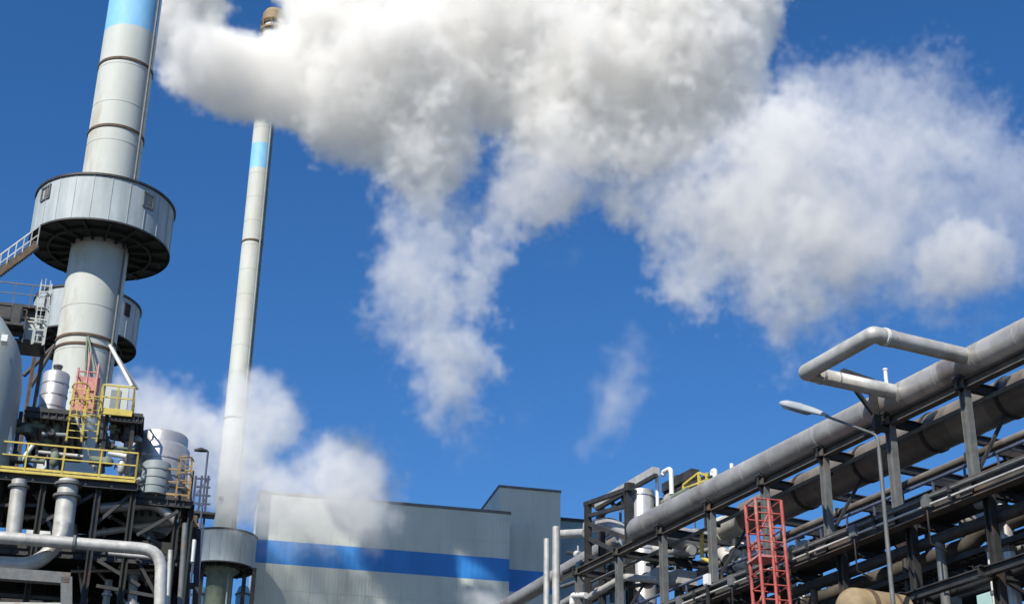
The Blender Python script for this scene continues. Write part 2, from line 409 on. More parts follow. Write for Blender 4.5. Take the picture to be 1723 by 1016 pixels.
# --- main steel frame, decks
ps_ = thing('process_structure', 'dark open steel process structure with decks and a yellow railed platform', 'steel structure', base_of(Lp(120, 900)))
zd = zl_(120, 797)           # main platform level at the front edge
XW = [(-60, 'c'), (160, 'c'), (300, 'c')]
def deck(z, pxl, pxr, o0, o1, m='dark', t_=.16, name='deck'):
    a = Lp(pxl, 850, o0); b = Lp(pxr, 850, o0); a = vz(a, z); b = vz(b, z); n = N2 * (o1 - o0) * math.cos(A2)
    s = MB(); s.box((a + b) / 2 + n / 2 - UPZ * t_ / 2, (b - a) / 2, n / 2, UPZ * t_ / 2)
    for k in range(8):
        c = a + (b - a) * (k / 7.0); s.ibeam(c - UPZ * (t_ + .12), c + n - UPZ * (t_ + .12), .12, .24, .03)
    s.ibeam(a - UPZ * (t_ + .15) + N2 * .1, b - UPZ * (t_ + .15) + N2 * .1, .2, .3, .03); s.ibeam(a - UPZ * (t_ + .15) + n, b - UPZ * (t_ + .15) + n, .2, .3, .03)
    return obj(name, s, M[m], ps_)
def railing(z, pts, parent, m='yellow', h=1.1, step=1.4, name='railing', w=.06, toe=True):
    s = MB()
    for i in range(len(pts) - 1):
        a = vz(pts[i], z); b = vz(pts[i + 1], z); L_ = (b - a).length; d = (b - a) / L_
        s.bar(a + UPZ * h, b + UPZ * h, w, w); s.bar(a + UPZ * h * .52, b + UPZ * h * .52, w * .8, w * .8)
        if toe: s.bar(a + UPZ * .05, b + UPZ * .05, .03, .09)
        k = 0
        n = max(1, round(L_ / step))
        for k in range(n + 1): c = a + d * L_ * k / n; s.bar(c - UPZ * .1, c + UPZ * h, w, w)
    return obj(name, s, M[m], parent)
deck(zd, -90, 228, 0, 7)
s = MB(); s.bar(vz(Lp(-90, 797), zd - .12) - N2 * .07, vz(Lp(229, 797), zd - .12) - N2 * .07, .1, .1); obj('deck_edge', s, M['yellow'], ps_)
railing(zd, [Lp(-90, 800), Lp(228, 800), Lp(228, 800) + N2 * 3], ps_)
z_r = zl_(290, 838, 1.0)
dk2 = deck(z_r, 226, 322, .6, 6)
railing(z_r, [Lp(262, 835, .6), Lp(321, 835, .6), Lp(321, 835, .6) + N2 * 3.5], ps_, m='brown')
z_up = zl_(120, 690, 1.5)
deck(z_up, 18, 112, 1.5, 7)
zc2 = zl_(200, 692, .6)
deck(zc2, 168, 222, .6, 3.0, t_=.12)
s = MB(); s.bar(vz(Lp(166, 690, .55), zc2 - .08), vz(Lp(223, 690, .55), zc2 - .08), .1, .24); obj('deck_edge', s, M['yellow'], ps_)
railing(zc2, [Lp(168, 690, .6), Lp(222, 690, .6), Lp(222, 690, .6) + N2 * 2], ps_, step=.7)
for z in (zl_(100, 905), zl_(100, 1000), zl_(100, 1120)):
    deck(z, -90, 318, 1.2, 7)
for px, o in ((-20, .3), (68, .3), (162, .3), (222, .3), (300, .8), (-20, 6.5), (100, 6.5), (222, 6.5), (312, 6), (322, 1.0)):
    a = Lp(px, 850, o); zt = zd if px < 225 else z_r
    s = MB(); s.ibeam(vz(a, 0), vz(a, zt - .2), .2, .22, .04); obj('column', s, M['shade_dark' if px != 162 else 'dark'], ps_)  # most columns get the near-black tone, shade put into their colour
for px, o in ((25, 2), (108, 2), (172, .9), (218, .9), (108, 6)):
    a = Lp(px, 760, o); s = MB(); s.bar(vz(a, zd), vz(a, (z_up if px < 120 else zc2) - .1), .15, .15); obj('column', s, M['dark'], ps_)
# dark sheet added behind the lower storeys in place of their deep shade
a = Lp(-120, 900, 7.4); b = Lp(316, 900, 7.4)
s = MB(); s.box(vz((a + b) / 2, (zd - .5) / 2), (b - a).normalized() * ((vz(b, 0) - vz(a, 0)).length / 2), N2 * .1, UPZ * (zd - .5) / 2); obj('shade_backing', s, M['shade_dark'], ps_)
# braces and small beams in front
s = bars([((68, 880), (162, 830)), ((162, 880), (222, 830)), ((230, 900), (300, 860)), ((0, 850), (68, 850)), ((162, 985), (262, 1003)), ((0, 1000), (110, 1008)), ((230, 940), (262, 1000)), ((160, 940), (235, 985))], .13, .5)
obj('brace', s, M['dark'], ps_)
s = bars([((-30, 963), (118, 974)), ((112, 972), (112, 1090))], .42, -.6); obj('front_beam', s, M['steel'], ps_)
s = bars([((-30, 1017), (110, 1019))], .2, -.5); obj('front_rail', s, M['cream'], ps_)

def lpipe(name, label, pts, rpx, m, o=0.0, fil=None, seam=0, n=20, group=None, flanges=()):
    P_ = [Lp(p[0], p[1], p[2] if len(p) > 2 else o) for p in pts]; r = rpx * mpp(P_[0])
    t = thing(name, label, 'pipe', base_of(P_[0]), group)
    s = MB(); s.tube(fillet(P_, fil or r * 2.6) if len(P_) > 2 else P_, r, n, seam=seam); obj('pipe_run', s, M[m], t)
    for (i, f) in flanges:
        c = P_[i] + (P_[i + 1] - P_[i]) * f; d = (P_[i + 1] - P_[i]).normalized(); s = MB(); s.tube([c - d * .05, c + d * .05], r * 1.35, n); obj('flange', s, M['steel'], t)
    return t
lpipe('overhead_pipe', 'long pale horizontal pipe turning down at its right end, below the yellow platform', [(-60, 899), (272, 925), (268, 1080)], 10.5, 'pale', -1.2, flanges=[(0, .55)], fil=.8)
lpipe('overhead_pipe', 'fat pale pipe low at the left edge, curving up behind the long horizontal pipe', [(-60, 945), (62, 951), (104, 905), (108, 880)], 13, 'pale', -.4, fil=.9)
lpipe('vertical_duct', 'left of two thick grey vertical pipes under the yellow platform', [(33, 808), (22, 903)], 13, 'pale', .1, flanges=[(0, .12)])
lpipe('vertical_duct', 'right of two thick grey vertical pipes under the yellow platform', [(116, 808), (104, 908)], 17, 'pale', .1, flanges=[(0, .28), (0, .08)])
lpipe('overhead_pipe', 'white pipe arch at the left edge above the yellow platform', [(-25, 760), (-22, 688), (12, 688), (14, 765)], 7, 'white', .4, fil=.45)
lpipe('overhead_pipe', 'thin pale pipe under the long horizontal pipe', [(182, 930), (262, 938)], 4, 'pale', .2)
lpipe('overhead_pipe', 'grey slanting duct in the dark right bay', [(168, 855), (262, 846), (300, 880)], 9, 'pipe', 1.0)
lpipe('overhead_pipe', 'second slim white pipe dropping beside the dark frame right end', [(287, 925), (279, 1060)], 4, 'pale', .4)
lpipe('overhead_pipe', 'slim grey pipe dropping at the right end of the dark structure', [(312, 880), (300, 1060)], 5, 'steel', .3)
lpipe('overhead_pipe', 'stubby white vertical pipe left of the slim chimney gallery', [(327, 908), (323, 945)], 4, 'white', .6)
lpipe('overhead_pipe', 'slanting pale pipe behind the yellow railing', [(56, 748), (36, 775)], 3.5, 'white', .8)
lpipe('overhead_pipe', 'short thick pale pipe behind the right end of the yellow railing', [(182, 762), (212, 768)], 4.5, 'white', .9)

# --- silver cylinder on upper deck
def cyl(name, label, px0, px1, pyt, pyb, o, m, extra=None, zb=None, cat='tank'):
    c = Lp((px0 + px1) / 2, (pyt + pyb) / 2, o); r = (px1 - px0) / 2 * mpp(c); zt = Lp((px0 + px1) / 2, pyt, o - r).z; z0 = Lp((px0 + px1) / 2, pyb, o - r).z if zb is None else zb
    t = thing(name, label, cat, Vector((c.x, c.y, z0)))
    s = MB(); s.lathe([(r, z0), (r, zt - .12 * r), (r * .92, zt)], c, 40)
    for k in range(1, 4): z = z0 + (zt - z0) * k / 4; s.lathe([(r, z - .03), (r + .025, z - .03), (r + .025, z + .03), (r, z + .03)], c, 40, smooth=False, cap=False)
    obj('shell', s, M[m], t)
    return t, c, r, z0, zt
t, c, r, z0, zt = cyl('storage_tank', 'shiny silver upright cylinder on the upper deck in front of the large chimney', 70, 114, 621, 688, 3, 'alu', zb=z_up)
s = MB(); s.lathe([(r * .3, zt), (r * .3, zt + .3), (r * .36, zt + .3), (r * .36, zt + .38)], c, 16); obj('nozzle', s, M['steel'], t)
t, c, r, z0, zt = cyl('steam_drum', 'large silver round vessel with a stepped lid on the right platform', 221, 318, 738, 800, 3.5, 'alu', zb=z_r)
s = MB(); s.lathe([(r * .9, zt - .02), (r * .9, zt + .42), (r * .86, zt + .5)], c, 40); obj('lid', s, M['alu'], t)
s = MB(); s.lathe([(r + .12, z0 + .9), (r + .16, z0 + 1.0), (r + .16, z0 + 1.1), (r + .02, z0 + 1.15)], c, 40, smooth=False); s.lathe([(r * .5, z0 - .9), (r * 1.05, z0 + .0), (r * 1.05, z0 + .3)], c, 32); obj('lower_shell', s, M['vessel'], t)
t, c, r, z0, zt = cyl('storage_tank', 'dark grey low vessel tucked between the yellow railing and the large silver vessel', 238, 285, 772, 840, .9, 'vessel', zb=z_r)
# vessel at the left edge with sloping shoulder
c = Lp(-55, 700, 1.0); r = 78 * mpp(c); zc_ = Lp(0, 690, 0).z
zs = Lp(20, 650, 1).z; zt = Lp(-10, 575, 1).z
t = thing('silo', 'big pale grey silo with a sloping shoulder at the left edge of the picture', 'silo', base_of(c))
s = MB(); s.lathe([(r * 1.03, zd - .0), (r * 1.03, zs), (r * .93, zs + 1.2), (r * .78, zt), (r * .4, zt + 1.0), (r * .1, zt + 1.4)], c, 56); obj('shell', s, M['silo'], t)
s = MB(); s.lathe([(r * 1.03, zd - 2), (r * 1.03, zd)], c, 40); obj('skirt', s, M['dark'], t)
for (px, py) in ((8, 572),):
    p = Lp(px, py, -.9); s = MB(); s.box(p, U2 * .12, N2 * .25, UPZ * .14); obj('lifting_lug', s, M['white'], t)

# --- pink / red scaffold and yellow cages
sc = thing('scaffold_tower', 'faded red scaffold standing against the foot of the large chimney', 'scaffold', vz(Lp(140, 690, 1.2), z_up))
zt_s = zl_(140, 605, 1.2)
for i, (px, o) in enumerate(((122, 1.0), (139, 1.0), (156, 1.0), (122, 2.2), (156, 2.2))):
    a = Lp(px, 690, o); s = MB(); s.tube([vz(a, z_up), vz(a, zt_s + (.3 if px == 139 else -.6 + .2 * i))], .05, 8); obj('upright', s, M['pink'], sc)
s = MB(); z = zt_s - .6
while z > z_up + .3:
    for o in (1.0, 2.2): s.tube([vz(Lp(120, 690, o), z), vz(Lp(158, 690, o), z)], .035, 6)
    for px in (122, 156): s.tube([vz(Lp(px, 690, 1.0), z), vz(Lp(px, 690, 2.2), z)], .035, 6)
    s.tube([vz(Lp(122, 690, 1.0), z), vz(Lp(139, 690, 1.0), z - .8)], .03, 6); z -= .8
obj('cross_bars', s, M['pink'], sc)
s = MB(); a = vz(Lp(141, 690, 1.6), (zt_s + z_up) / 2 - .3); s.box(a, U2 * .5, N2 * .03, UPZ * ((zt_s - z_up) / 2 - .3)); obj('mesh_sheet', s, M['pink'], sc)
def cage(px, pyt, pyb, o, label, w=.6, m='yellow'):
    a = Lp(px, pyb, o); zt = Lp(px, pyt, o).z; z0 = a.z; t = thing('caged_ladder', label, 'ladder', Vector((a.x, a.y, z0)))
    s = MB()
    for k in (-1, 1): s.bar(vz(a, z0) + U2 * k * w / 2, vz(a, zt) + U2 * k * w / 2, .06, .06)
    obj('side_rail', s, M[m], t)
    s = MB(); z = z0 + .15
    while z < zt: s.bar(vz(a, z) - U2 * w / 2, vz(a, z) + U2 * w / 2, .035, .035); z += .3
    obj('rungs', s, M[m], t)
    s = MB(); z = z0 + .9
    while z < zt:
        pts = [vz(a, z) + U2 * math.cos(x) * w * .6 - N2 * math.sin(x) * w * 1.1 for x in [math.pi * k / 8 for k in range(9)]]; s.tube(pts, .03, 5); z += .7
    for x in (math.pi * .25, math.pi * .5, math.pi * .75): p = U2 * math.cos(x) * w * .6 - N2 * math.sin(x) * w * 1.1; s.bar(vz(a, z0 + .9) + p, vz(a, zt) + p, .03, .03)
    obj('safety_cage', s, M[m], t); return t
cage(124, 650, 742, .8, 'left yellow caged ladder below the faded red scaffold')
cage(149, 655, 742, .8, 'right yellow caged ladder below the faded red scaffold')
cage(62, 475, 580, 4, 'cream caged ladder beside the second drum, at the left edge', w=.45, m='cream')
cage(306, 770, 838, .4, 'yellow caged ladder on the right platform by the large silver vessel', w=.5, m='brown')
t = thing('control_cabin', 'cream panel box on the small yellow platform', 'cabinet', vz(Lp(196, 690, 1.6), zc2)); c = vz(Lp(192, 690, 1.8), zc2 + .75)
s = MB(); s.box(c, U2 * .5, N2 * .4, UPZ * .72); obj('casing', s, M['cream'], t); s = MB(); s.box(c - N2 * .42, U2 * .2, N2 * .02, UPZ * .45); obj('door', s, M['vessel'], t)
# --- upper left stair tower and gangway to the drum
st = thing('stairway', 'steel stair rising from the left edge to the drum gallery of the large chimney', 'stairs', vz(Lp(10, 470, 8), 0))
oS = 9.5
s = MB()
for o in (oS, oS + .9): s.bar(Lp(-30, 480, o), Lp(62, 412, o), .08, .28)
obj('stringer', s, M['rust'], st)
s = MB(); a = Lp(-30, 480, oS + .45); b = Lp(62, 412, oS + .45)
for k in range(24): c = a + (b - a) * (k + .5) / 24; s.box(c, U2 * .13, N2 * .42, UPZ * .02)
obj('treads', s, M['steel'], st)
for o in (oS, oS + .9):
    s = MB(); a = Lp(-30, 480, o); b = Lp(62, 412, o); s.bar(a + UPZ * 1.05, b + UPZ * 1.05, .05, .05); s.bar(a + UPZ * .55, b + UPZ * .55, .04, .04)
    for k in range(8): c = a + (b - a) * k / 7; s.bar(c, c + UPZ * 1.05, .05, .05)
    obj('handrail', s, M['pale'], st)
g1 = vz(Lp(8, 515, oS), Lp(8, 515, oS).z)
s = MB(); s.box(g1 + N2 * .6, U2 * 1.9, N2 * .9, UPZ * .07); s.ibeam(g1 - U2 * 2 - UPZ * .2, g1 + U2 * 1.9 - UPZ * .2, .14, .28); obj('landing', s, M['dark'], st)
s = MB(); g2 = Lp(48, 585, 6.5); s.box(g2, U2 * .7, N2 * .8, UPZ * .07); obj('landing', s, M['dark'], st)
railing(g1.z, [g1 - U2 * 1.9 - N2 * .3, g1 + U2 * 1.9 - N2 * .3], st, m='steel', step=.8, toe=False, w=.05)
railing(g2.z, [g2 - U2 * .7 - N2 * .8, g2 + U2 * .7 - N2 * .8], st, m='cream', step=.5, toe=False, w=.06)
for p in (g1 + U2 * 1.7, g1 - U2 * 1.0, g2 + U2 * .6 + N2 * .5, g2 - U2 * .6 + N2 * .5):
    s = MB(); s.bar(vz(p, zd), vz(p, p.z - .05), .16, .16); obj('column', s, M['rust'], st)
s = MB(); s.bar(vz(g1 + U2 * 1.7, g1.z - .3), vz(g2 + U2 * .6, g2.z), .1, .1); s.bar(vz(g1 - U2 * 1.0, g1.z - 2.2), vz(g1 + U2 * 1.7, g1.z - .4), .1, .1); obj('brace', s, M['dark'], st)
cabn = vz(Lp(50, 585, 6.4), Lp(50, 580, 6.4).z + .5)
t = thing('cable_drum_box', 'small pale box on the lower landing beside the second drum', 'equipment box', cabn - UPZ * .5); s = MB(); s.box(cabn, U2 * .3, N2 * .3, UPZ * .45); s.box(cabn + UPZ * .48, U2 * .36, N2 * .36, UPZ * .03); obj('casing', s, M['cream'], t)

# --- small equipment on the platform: every item a thing of its own
rng = random.Random(11)
kinds = ['pump', 'valve', 'filter_housing', 'actuator']
place = ['beside the left end of the yellow railing', 'behind the left part of the yellow railing', 'left of the caged ladders', 'behind the yellow railing under the silver cylinder', 'just right of the caged ladders',
         'below the cream panel box', 'near the right end of the yellow railing', 'in front of the dark grey low vessel', 'under the left edge of the upper deck', 'under the middle of the upper deck', 'under the right edge of the upper deck', 'under the small yellow platform', 'right of the small yellow platform']
spots = [(18, 770, .9), (60, 775, 1.0), (92, 772, 1.0), (78, 748, 2.0), (168, 775, .9), (178, 745, 1.6), (205, 785, 1.1), (238, 815, .7), (30, 722, 1.9), (60, 716, 2.0), (95, 722, 2.1), (190, 722, 1.4), (222, 738, 1.6)]
for i, ((px, py, o), pl) in enumerate(zip(spots, place)):
    c = Lp(px, py, o); k = i % 4; nm = kinds[k]; m = rng.choice(['vessel', 'pale', 'vessel', 'green', 'green']); sz = rng.uniform(.2, .32)
    cn = {'vessel': 'grey', 'pale': 'pale grey', 'alu': 'silver', 'green': 'greenish', 'white': 'white'}[m]
    t = thing(nm, f'small {cn} {nm.replace("_", " ")} {pl}', nm.replace('_', ' '), c)
    s = MB()
    if k == 0: s.tube([c - U2 * sz * 1.2, c + U2 * sz * .5], sz * .6, 16); s.lathe([(sz * .8, c.z - sz * .5), (sz * .85, c.z + sz * .2), (sz * .3, c.z + sz * .7)], c + U2 * sz, 16)
    elif k == 1: s.tube([c - U2 * sz * 1.3, c + U2 * sz * 1.3], sz * .4, 14); s.lathe([(sz * .3, c.z), (sz * .7, c.z + sz * .4), (sz * .2, c.z + sz), (sz * .15, c.z + sz * 1.7)], c, 14)
    elif k == 2: s.lathe([(sz * .3, c.z - sz * 1.4), (sz * .8, c.z - sz), (sz * .8, c.z + sz), (sz * .4, c.z + sz * 1.4)], c, 18)
    else: s.lathe([(sz * .5, c.z - sz), (sz * .5, c.z + sz * .3), (sz * .9, c.z + sz * .4), (sz * .9, c.z + sz * .8), (sz * .3, c.z + sz * 1.3)], c, 18)
    obj('body', s, M[m], t)
    s = MB()
    for q in (-1, 1): s.tube([c + U2 * sz * q * 1.25, c + U2 * sz * q * 1.4], sz * .65, 12)
    s.tube([c - U2 * sz * 1.3, c + U2 * sz * 1.3], sz * .25, 10); obj('flange', s, M['steel'], t)
    s = MB(); s.bar(c - UPZ * sz * .4, vz(c, c.z - sz * 2.2), .12, .12); obj('pedestal', s, M['dark'], t)
# dim pipework seen in the shade of the lower bays
bay = [((185, 868), (250, 905)), ((175, 895), (270, 880)), ((240, 862), (258, 915)), ((60, 830), (90, 895)), ((5, 835), (-5, 880)), ((45, 870), (88, 868)), ((150, 945), (200, 1000)), ((205, 950), (250, 975)), ((145, 960), (240, 958)), ((225, 965), (222, 1016)), ((5, 925), (60, 930)), ((180, 1000), (172, 1060)), ((128, 905), (142, 1010))]
lb = ['slanting upper right bay', 'crossing the upper right bay', 'upright in the upper right bay', 'slanting between the two thick vertical pipes', 'upright at the far left bay', 'level between the thick vertical pipes', 'slanting in the lower middle bay', 'slanting in the lower right bay',
      'level in the lower middle bay', 'upright in the lower right bay', 'level between the two long pipes at far left', 'upright in the bottom middle bay', 'tall and slightly leaning in the lower middle bay']
for i, ((a, b), pl) in enumerate(zip(bay, lb)):
    o = rng.uniform(2, 4); P1, P2 = Lp(*a, o), Lp(*b, o); r = rng.uniform(.07, .2); m = rng.choice(['pipe', 'pale', 'vessel', 'steel'])
    d = (P2 - P1).normalized(); lab = f'shaded pipe {pl} of the dark structure'
    t = thing('service_pipe', lab, 'pipe', P1, 'pipes in the shaded bays of the process structure'); s = MB(); s.tube([P1 - d * .6, P1, P2, P2 + d * .6], r, 14); obj('pipe_run', s, M[m], t)
    s = MB(); s.tube([P1 - d * .05, P1 + d * .06], r * 1.5, 14); s.tube([P2 - d * .05, P2 + d * .06], r * 1.5, 14); obj('flange', s, M['alu'], t)
# --- blue grey scaffold and dark lamp right of the structure
t = thing('scaffold_tower', 'small blue grey scaffold between the dark structure and the slim chimney', 'scaffold', base_of(Lp(340, 830, 12)))
s = MB(); oB = 12
for px in (330, 340, 351): a = Lp(px, 800, oB); s.bar(vz(a, 0), a, .09, .09)
obj('upright', s, M['blue'], t)
s = MB()
for py in (804, 818, 832, 846, 860): s.bar(Lp(327, py, oB), Lp(354, py + 2, oB), .08, .08)
s.bar(Lp(330, 860, oB), Lp(351, 832, oB), .07, .07); s.bar(Lp(330, 832, oB), Lp(351, 804, oB), .07, .07); obj('cross_bars', s, M['blue'], t)
s = MB(); s.box(Lp(342, 866, oB), U2 * .55, N2 * .4, UPZ * .05); obj('platform_board', s, M['dark'], t)
t = thing('street_lamp', 'small dark lamp at the tip of a thin pole right of the large silver vessel', 'street lamp', base_of(Lp(348, 758, 10)))
a = Lp(350, 759, 10); s = MB(); s.tube([vz(a, 0), a], .05, 8); obj('pole', s, M['blue'], t)
s = MB(); b = Lp(327, 757, 10); s.tube([a + UPZ * 0, (a + b) / 2 + UPZ * .05, b], .09, 10, rr=[.05, .12, .06]); obj('lamp_head', s, M['dark'], t)
t = thing('pipe_bridge', 'dark little pipe bridge with rusty posts beside the slim chimney gallery', 'pipe bridge', base_of(Lp(335, 900, 6)))
s = bars([((285, 883), (335, 884)), ((296, 870), (296, 900)), ((310, 800), (312, 870))], .16, 3); obj('yellow_beam', s, M['brown'], t)
s = bars([((318, 880), (312, 1060)), ((334, 890), (326, 1060)), ((290, 905), (335, 910)), ((300, 985), (330, 985))], .22, 3); obj('frame', s, M['dark'], t)
s = bars([((326, 868), (322, 905)), ((333, 890), (330, 905))], .3, 3.2); obj('rusty_post', s, M['rust'], t)
# added blue cylinders standing in for open sky beneath the slim chimney gallery
for (px, lab) in ((335, 'added blue cylinder in place of sky, left of the slim chimney lower shaft'), (409, 'added blue cylinder in place of sky, right of the slim chimney lower shaft')):
    c = YP(128.5)(px, 1000); t = thing('sky_stand_in', lab, 'sky_stand_in', base_of(c)); r = 12 * mpp(c)
    zt = YP(127)(px, 980).z; s = MB(); s.lathe([(r, 0), (r, zt - .6), (r * .7, zt), (r * .2, zt + .2)], c, 24); obj('shell', s, M['band'], t)
    s = MB(); s.lathe([(r + .05, zt - .75), (r + .08, zt - .7), (r + .08, zt - .6), (r, zt - .55)], c, 24, smooth=False, cap=False); obj('rim', s, M['steel'], t)

# crowded small-bore piping behind the yellow railing
pp = [((10, 700), (60, 735), 'upper left'), ((30, 712), (108, 716), 'level upper left'), ((48, 700), (46, 790), 'upright left'), ((84, 700), (80, 792), 'upright middle left'), ((60, 760), (140, 768), 'level middle left'), ((100, 745), (102, 795), 'upright beside the ladders'),
      ((160, 750), (226, 756), 'level right, upper'), ((170, 700), (172, 795), 'upright right of the ladders'), ((196, 705), (194, 740), 'upright under the small platform'), ((214, 700), (212, 796), 'upright near the right railing end'), ((180, 735), (232, 742), 'level under the small platform'), ((5, 750), (58, 790), 'slanting left'),
      ((224, 760), (246, 764), 'level bridging to the grey low vessel'), ((128, 700), (160, 790), 'slanting behind the ladders'), ((70, 730), (112, 732), 'level under the silver cylinder')]
for i, (a, b, pl) in enumerate(pp):
    o = rng.uniform(1.2, 3.0); P1, P2 = Lp(*a, o), Lp(*b, o); r = rng.uniform(.05, .12); m = rng.choice(['pipe', 'green', 'vessel', 'rust', 'steel', 'pale'])
    d = (P2 - P1).normalized(); t = thing('service_pipe', 'small pipe behind the yellow railing, ' + pl, 'pipe', P1, 'small pipes behind the yellow railing')
    s = MB(); s.tube([P1, P2], r, 12); obj('pipe_run', s, M[m], t)
    s = MB(); c = P1 * .6 + P2 * .4; s.tube([c - d * .12, c + d * .12], r * 2, 12); s.bar(c, c - N2 * .3, .05, .05); s.tube([c - N2 * .3, c - N2 * .34], .14, 12); obj('valve_body', s, M['dark'], t)

# dark walkway gear at the upper left edge
t = thing('steel_platform', 'dark grated platform with hanging cable boxes above the silo', 'platform', Lp(25, 545, 5.5))
s = MB(); a = Lp(-30, 548, 5.5); b = Lp(40, 556, 5.5); s.box((a + b) / 2, (b - a) / 2, N2 * .7, UPZ * .06); s.ibeam(a - UPZ * .2, b - UPZ * .2, .12, .24); obj('deck', s, M['dark'], t)
s = MB(); s.tube([a + UPZ * 1.0, b + UPZ * 1.0], .035, 8); s.tube([a + UPZ * .5, b + UPZ * .5], .03, 8)
for k in range(6): c = a + (b - a) * k / 5; s.bar(c, c + UPZ, .05, .05)
obj('handrail', s, M['rust'], t)
for px, py, w_, h_ in ((8, 530, .35, .3), (28, 535, .2, .45)):
    s = MB(); c = Lp(px, py, 5.6); s.box(c, U2 * w_, N2 * .3, UPZ * h_); s.box(c - N2 * .31, U2 * w_ * .8, N2 * .01, UPZ * h_ * .8); obj('cable_box', s, M['dark'], t)
for px in (-5, 38): s = MB(); c = Lp(px, 550, 5.9); s.bar(vz(c, zd), c, .14, .14); obj('column', s, M['dark'], t)
# ---------------------------------------------------------------- pipe rack on the right
R0 = RK(0)
def post_on(pl, px, pyt, pyb):      # vertical line on a plane: point at top and at bottom
    a = pl(px, pyt); b = pl(px, pyb); return a, Vector((a.x, a.y, b.z))
def zr(px, py, off=0.0): return RK(off)(px, py).z
rack = thing('pipe_rack', 'long weathered steel pipe rack with rows of columns, girders and handrails', 'pipe rack', base_of(R0(1500, 800)))
zB = (zr(1723, 590) + zr(1500, 706) + zr(1250, 838)) / 3            # beam under the main pipe
zG = (zr(1723, 783) + zr(1500, 882) + zr(1316, 960)) / 3            # deep lower girder
def along(px, z, off=0.0):          # point on plane(off) at pixel column px and height z
    pl = RK(off); lo, hi = -3000.0, 4000.0
    for _ in range(50):
        m = (lo + hi) / 2
        if pl(px, m).z > z: lo = m
        else: hi = m
    return pl(px, (lo + hi) / 2)
def V(p, z): return Vector((p[0], p[1], z))
# columns
cols = []
near0 = along(1622, zB); k0 = U1.dot(near0)
SP = 3.0; bents = []
q = along(1497, zB); SP = (q - near0).dot(U1); 
for i in range(-2, 8): bents.append(near0 + U1 * SP * i)
WID = 5.2
for i, p in enumerate(bents):
    s = MB(); s.ibeam(V(p, zG + .2), V(p, zB - .1), .2, .24, .035, side=N1); obj('column', s, M['steel'], rack)
    s = MB(); pp = p + N1 * .38; s.ibeam(V(pp, 0), V(pp, zG + .1), .22, .24, .035, side=N1); obj('lower_column', s, M['dark'], rack)
    q = p + N1 * WID
    s = MB(); s.ibeam(V(q, 0), V(q, zB - .1), .24, .26, .035, side=N1); obj('column', s, M['dark'], rack)
    s = MB()
    for z in (zB, zG, zG - 2.1, zG - 4.2):
        s.ibeam(V(p, z) - N1 * .25, V(q, z) + N1 * .25, .18, .26, .03)
    s.bar(V(p, zG - 2.0), V(q, zG - 4.1), .09, .09)
    if i % 2 == 0: s.bar(V(p, zG + .3), V(p + N1 * 1.6, zB - .1), .08, .08)
    obj('cross_beam', s, M['dark'], rack)
pa, pb = bents[0] - U1 * 3, bents[-1] + U1 * .3
for (z, off, w, h, m) in ((zB, 0, .24, .26, 'beam'), (zB - .02, WID, .2, .26, 'dark'), (zG, -.14, .34, .52, 'beam'), (zG, WID, .26, .5, 'dark'), (zG - 2.1, -.02, .2, .24, 'dark'), (zG - 2.1, WID, .2, .24, 'dark'), (zG - 4.2, -.02, .22, .3, 'beam'), (zG - 4.2, WID, .2, .24, 'dark')):
    s = MB(); s.ibeam(V(pa + N1 * off, z), V(pb + N1 * off, z), w, h, .035); obj('girder', s, M[m], rack)
# girder joint plates
for p in bents:
    s = MB(); s.box(V(p - N1 * .34, zG), N1 * .02, U1 * .22, UPZ * .2); obj('splice_plate', s, M['beam'], rack); s = MB(); s.box(V(p - N1 * .15, zB), N1 * .02, U1 * .16, UPZ * .12)
    obj('splice_plate', s, M['beam'], rack)
# walkway deck with handrail on the far side
for off, zz in ((.9, zG + .2),):
    s = MB(); s.box(V((pa + pb) / 2 + N1 * (off + .45), zz), N1 * .45, (pb - pa) / 2 * .98, UPZ * .03)
    obj('walkway', s, M['dark'], rack)
    for o2 in (off, off + .9):
        s = MB(); a = V(pa + N1 * o2, zz); b = V(pb + N1 * o2, zz); L_ = (b - a).length
        s.tube([a + UPZ * .95, b + UPZ * .95], .05, 8); s.tube([a + UPZ * .5, b + UPZ * .5], .03, 8)
        s.bar(a + UPZ * .1, b + UPZ * .1, .02, .14)
        for k in range(int(L_ / 1.25)):
            c = a + (b - a).normalized() * (k * 1.25 + .3); s.bar(c, c + UPZ * .95, .05, .05)
        obj('handrail', s, M['blue'], rack)

# main pipe on top of the rack
rm = .40
zM = zB + .13 + rm
pe = along(1066, zM - .05); ps = bents[0] - U1 * 6
pe = V(ps + U1 * (pe - ps).dot(U1), zM); ps = V(ps, zM)
def pipeline(name, label, pts, r, m, fil=None, seam=0, flanges=(), loc=None, cat='pipe', n=22, group=None, hatch=()):
    P_ = fillet(pts, fil if fil else r * 2) if len(pts) > 2 else [Vector(x) for x in pts]
    t = thing(name, label, cat, loc if loc is not None else base_of(pts[0]), group)
    s = MB(); s.tube(P_, r, n, seam=seam); obj('pipe_run', s, M[m], t)
    for (c, d, rr, w, fm) in flanges:
        d = Vector(d).normalized(); s = MB(); s.tube([Vector(c) - d * w, Vector(c) + d * w], rr, n); obj('flange', s, M[fm], t)
    return t
mainp = pipeline('pipeline', 'largest grey pipeline running along the top of the pipe rack', [ps, pe, pe + N1 * 3.6], rm, 'pipe', fil=.45, seam=1.5,
         flanges=[(ps + U1 * (p - ps).dot(U1), U1, rm * 1.03, .05, 'alu') for p in (bents[4],)])
# saddles
for p in bents[:8]:
    c = V(p, zB + .13); s = MB(); s.box(c + UPZ * .06, U1 * .18, N1 * .22, UPZ * .07)
    for k in (-1, 1): s.box(c + UPZ * .14 + N1 * .26 * k, U1 * .15, N1 * .015, UPZ * .12)
    obj('pipe_saddle', s, M['dark'], mainp)
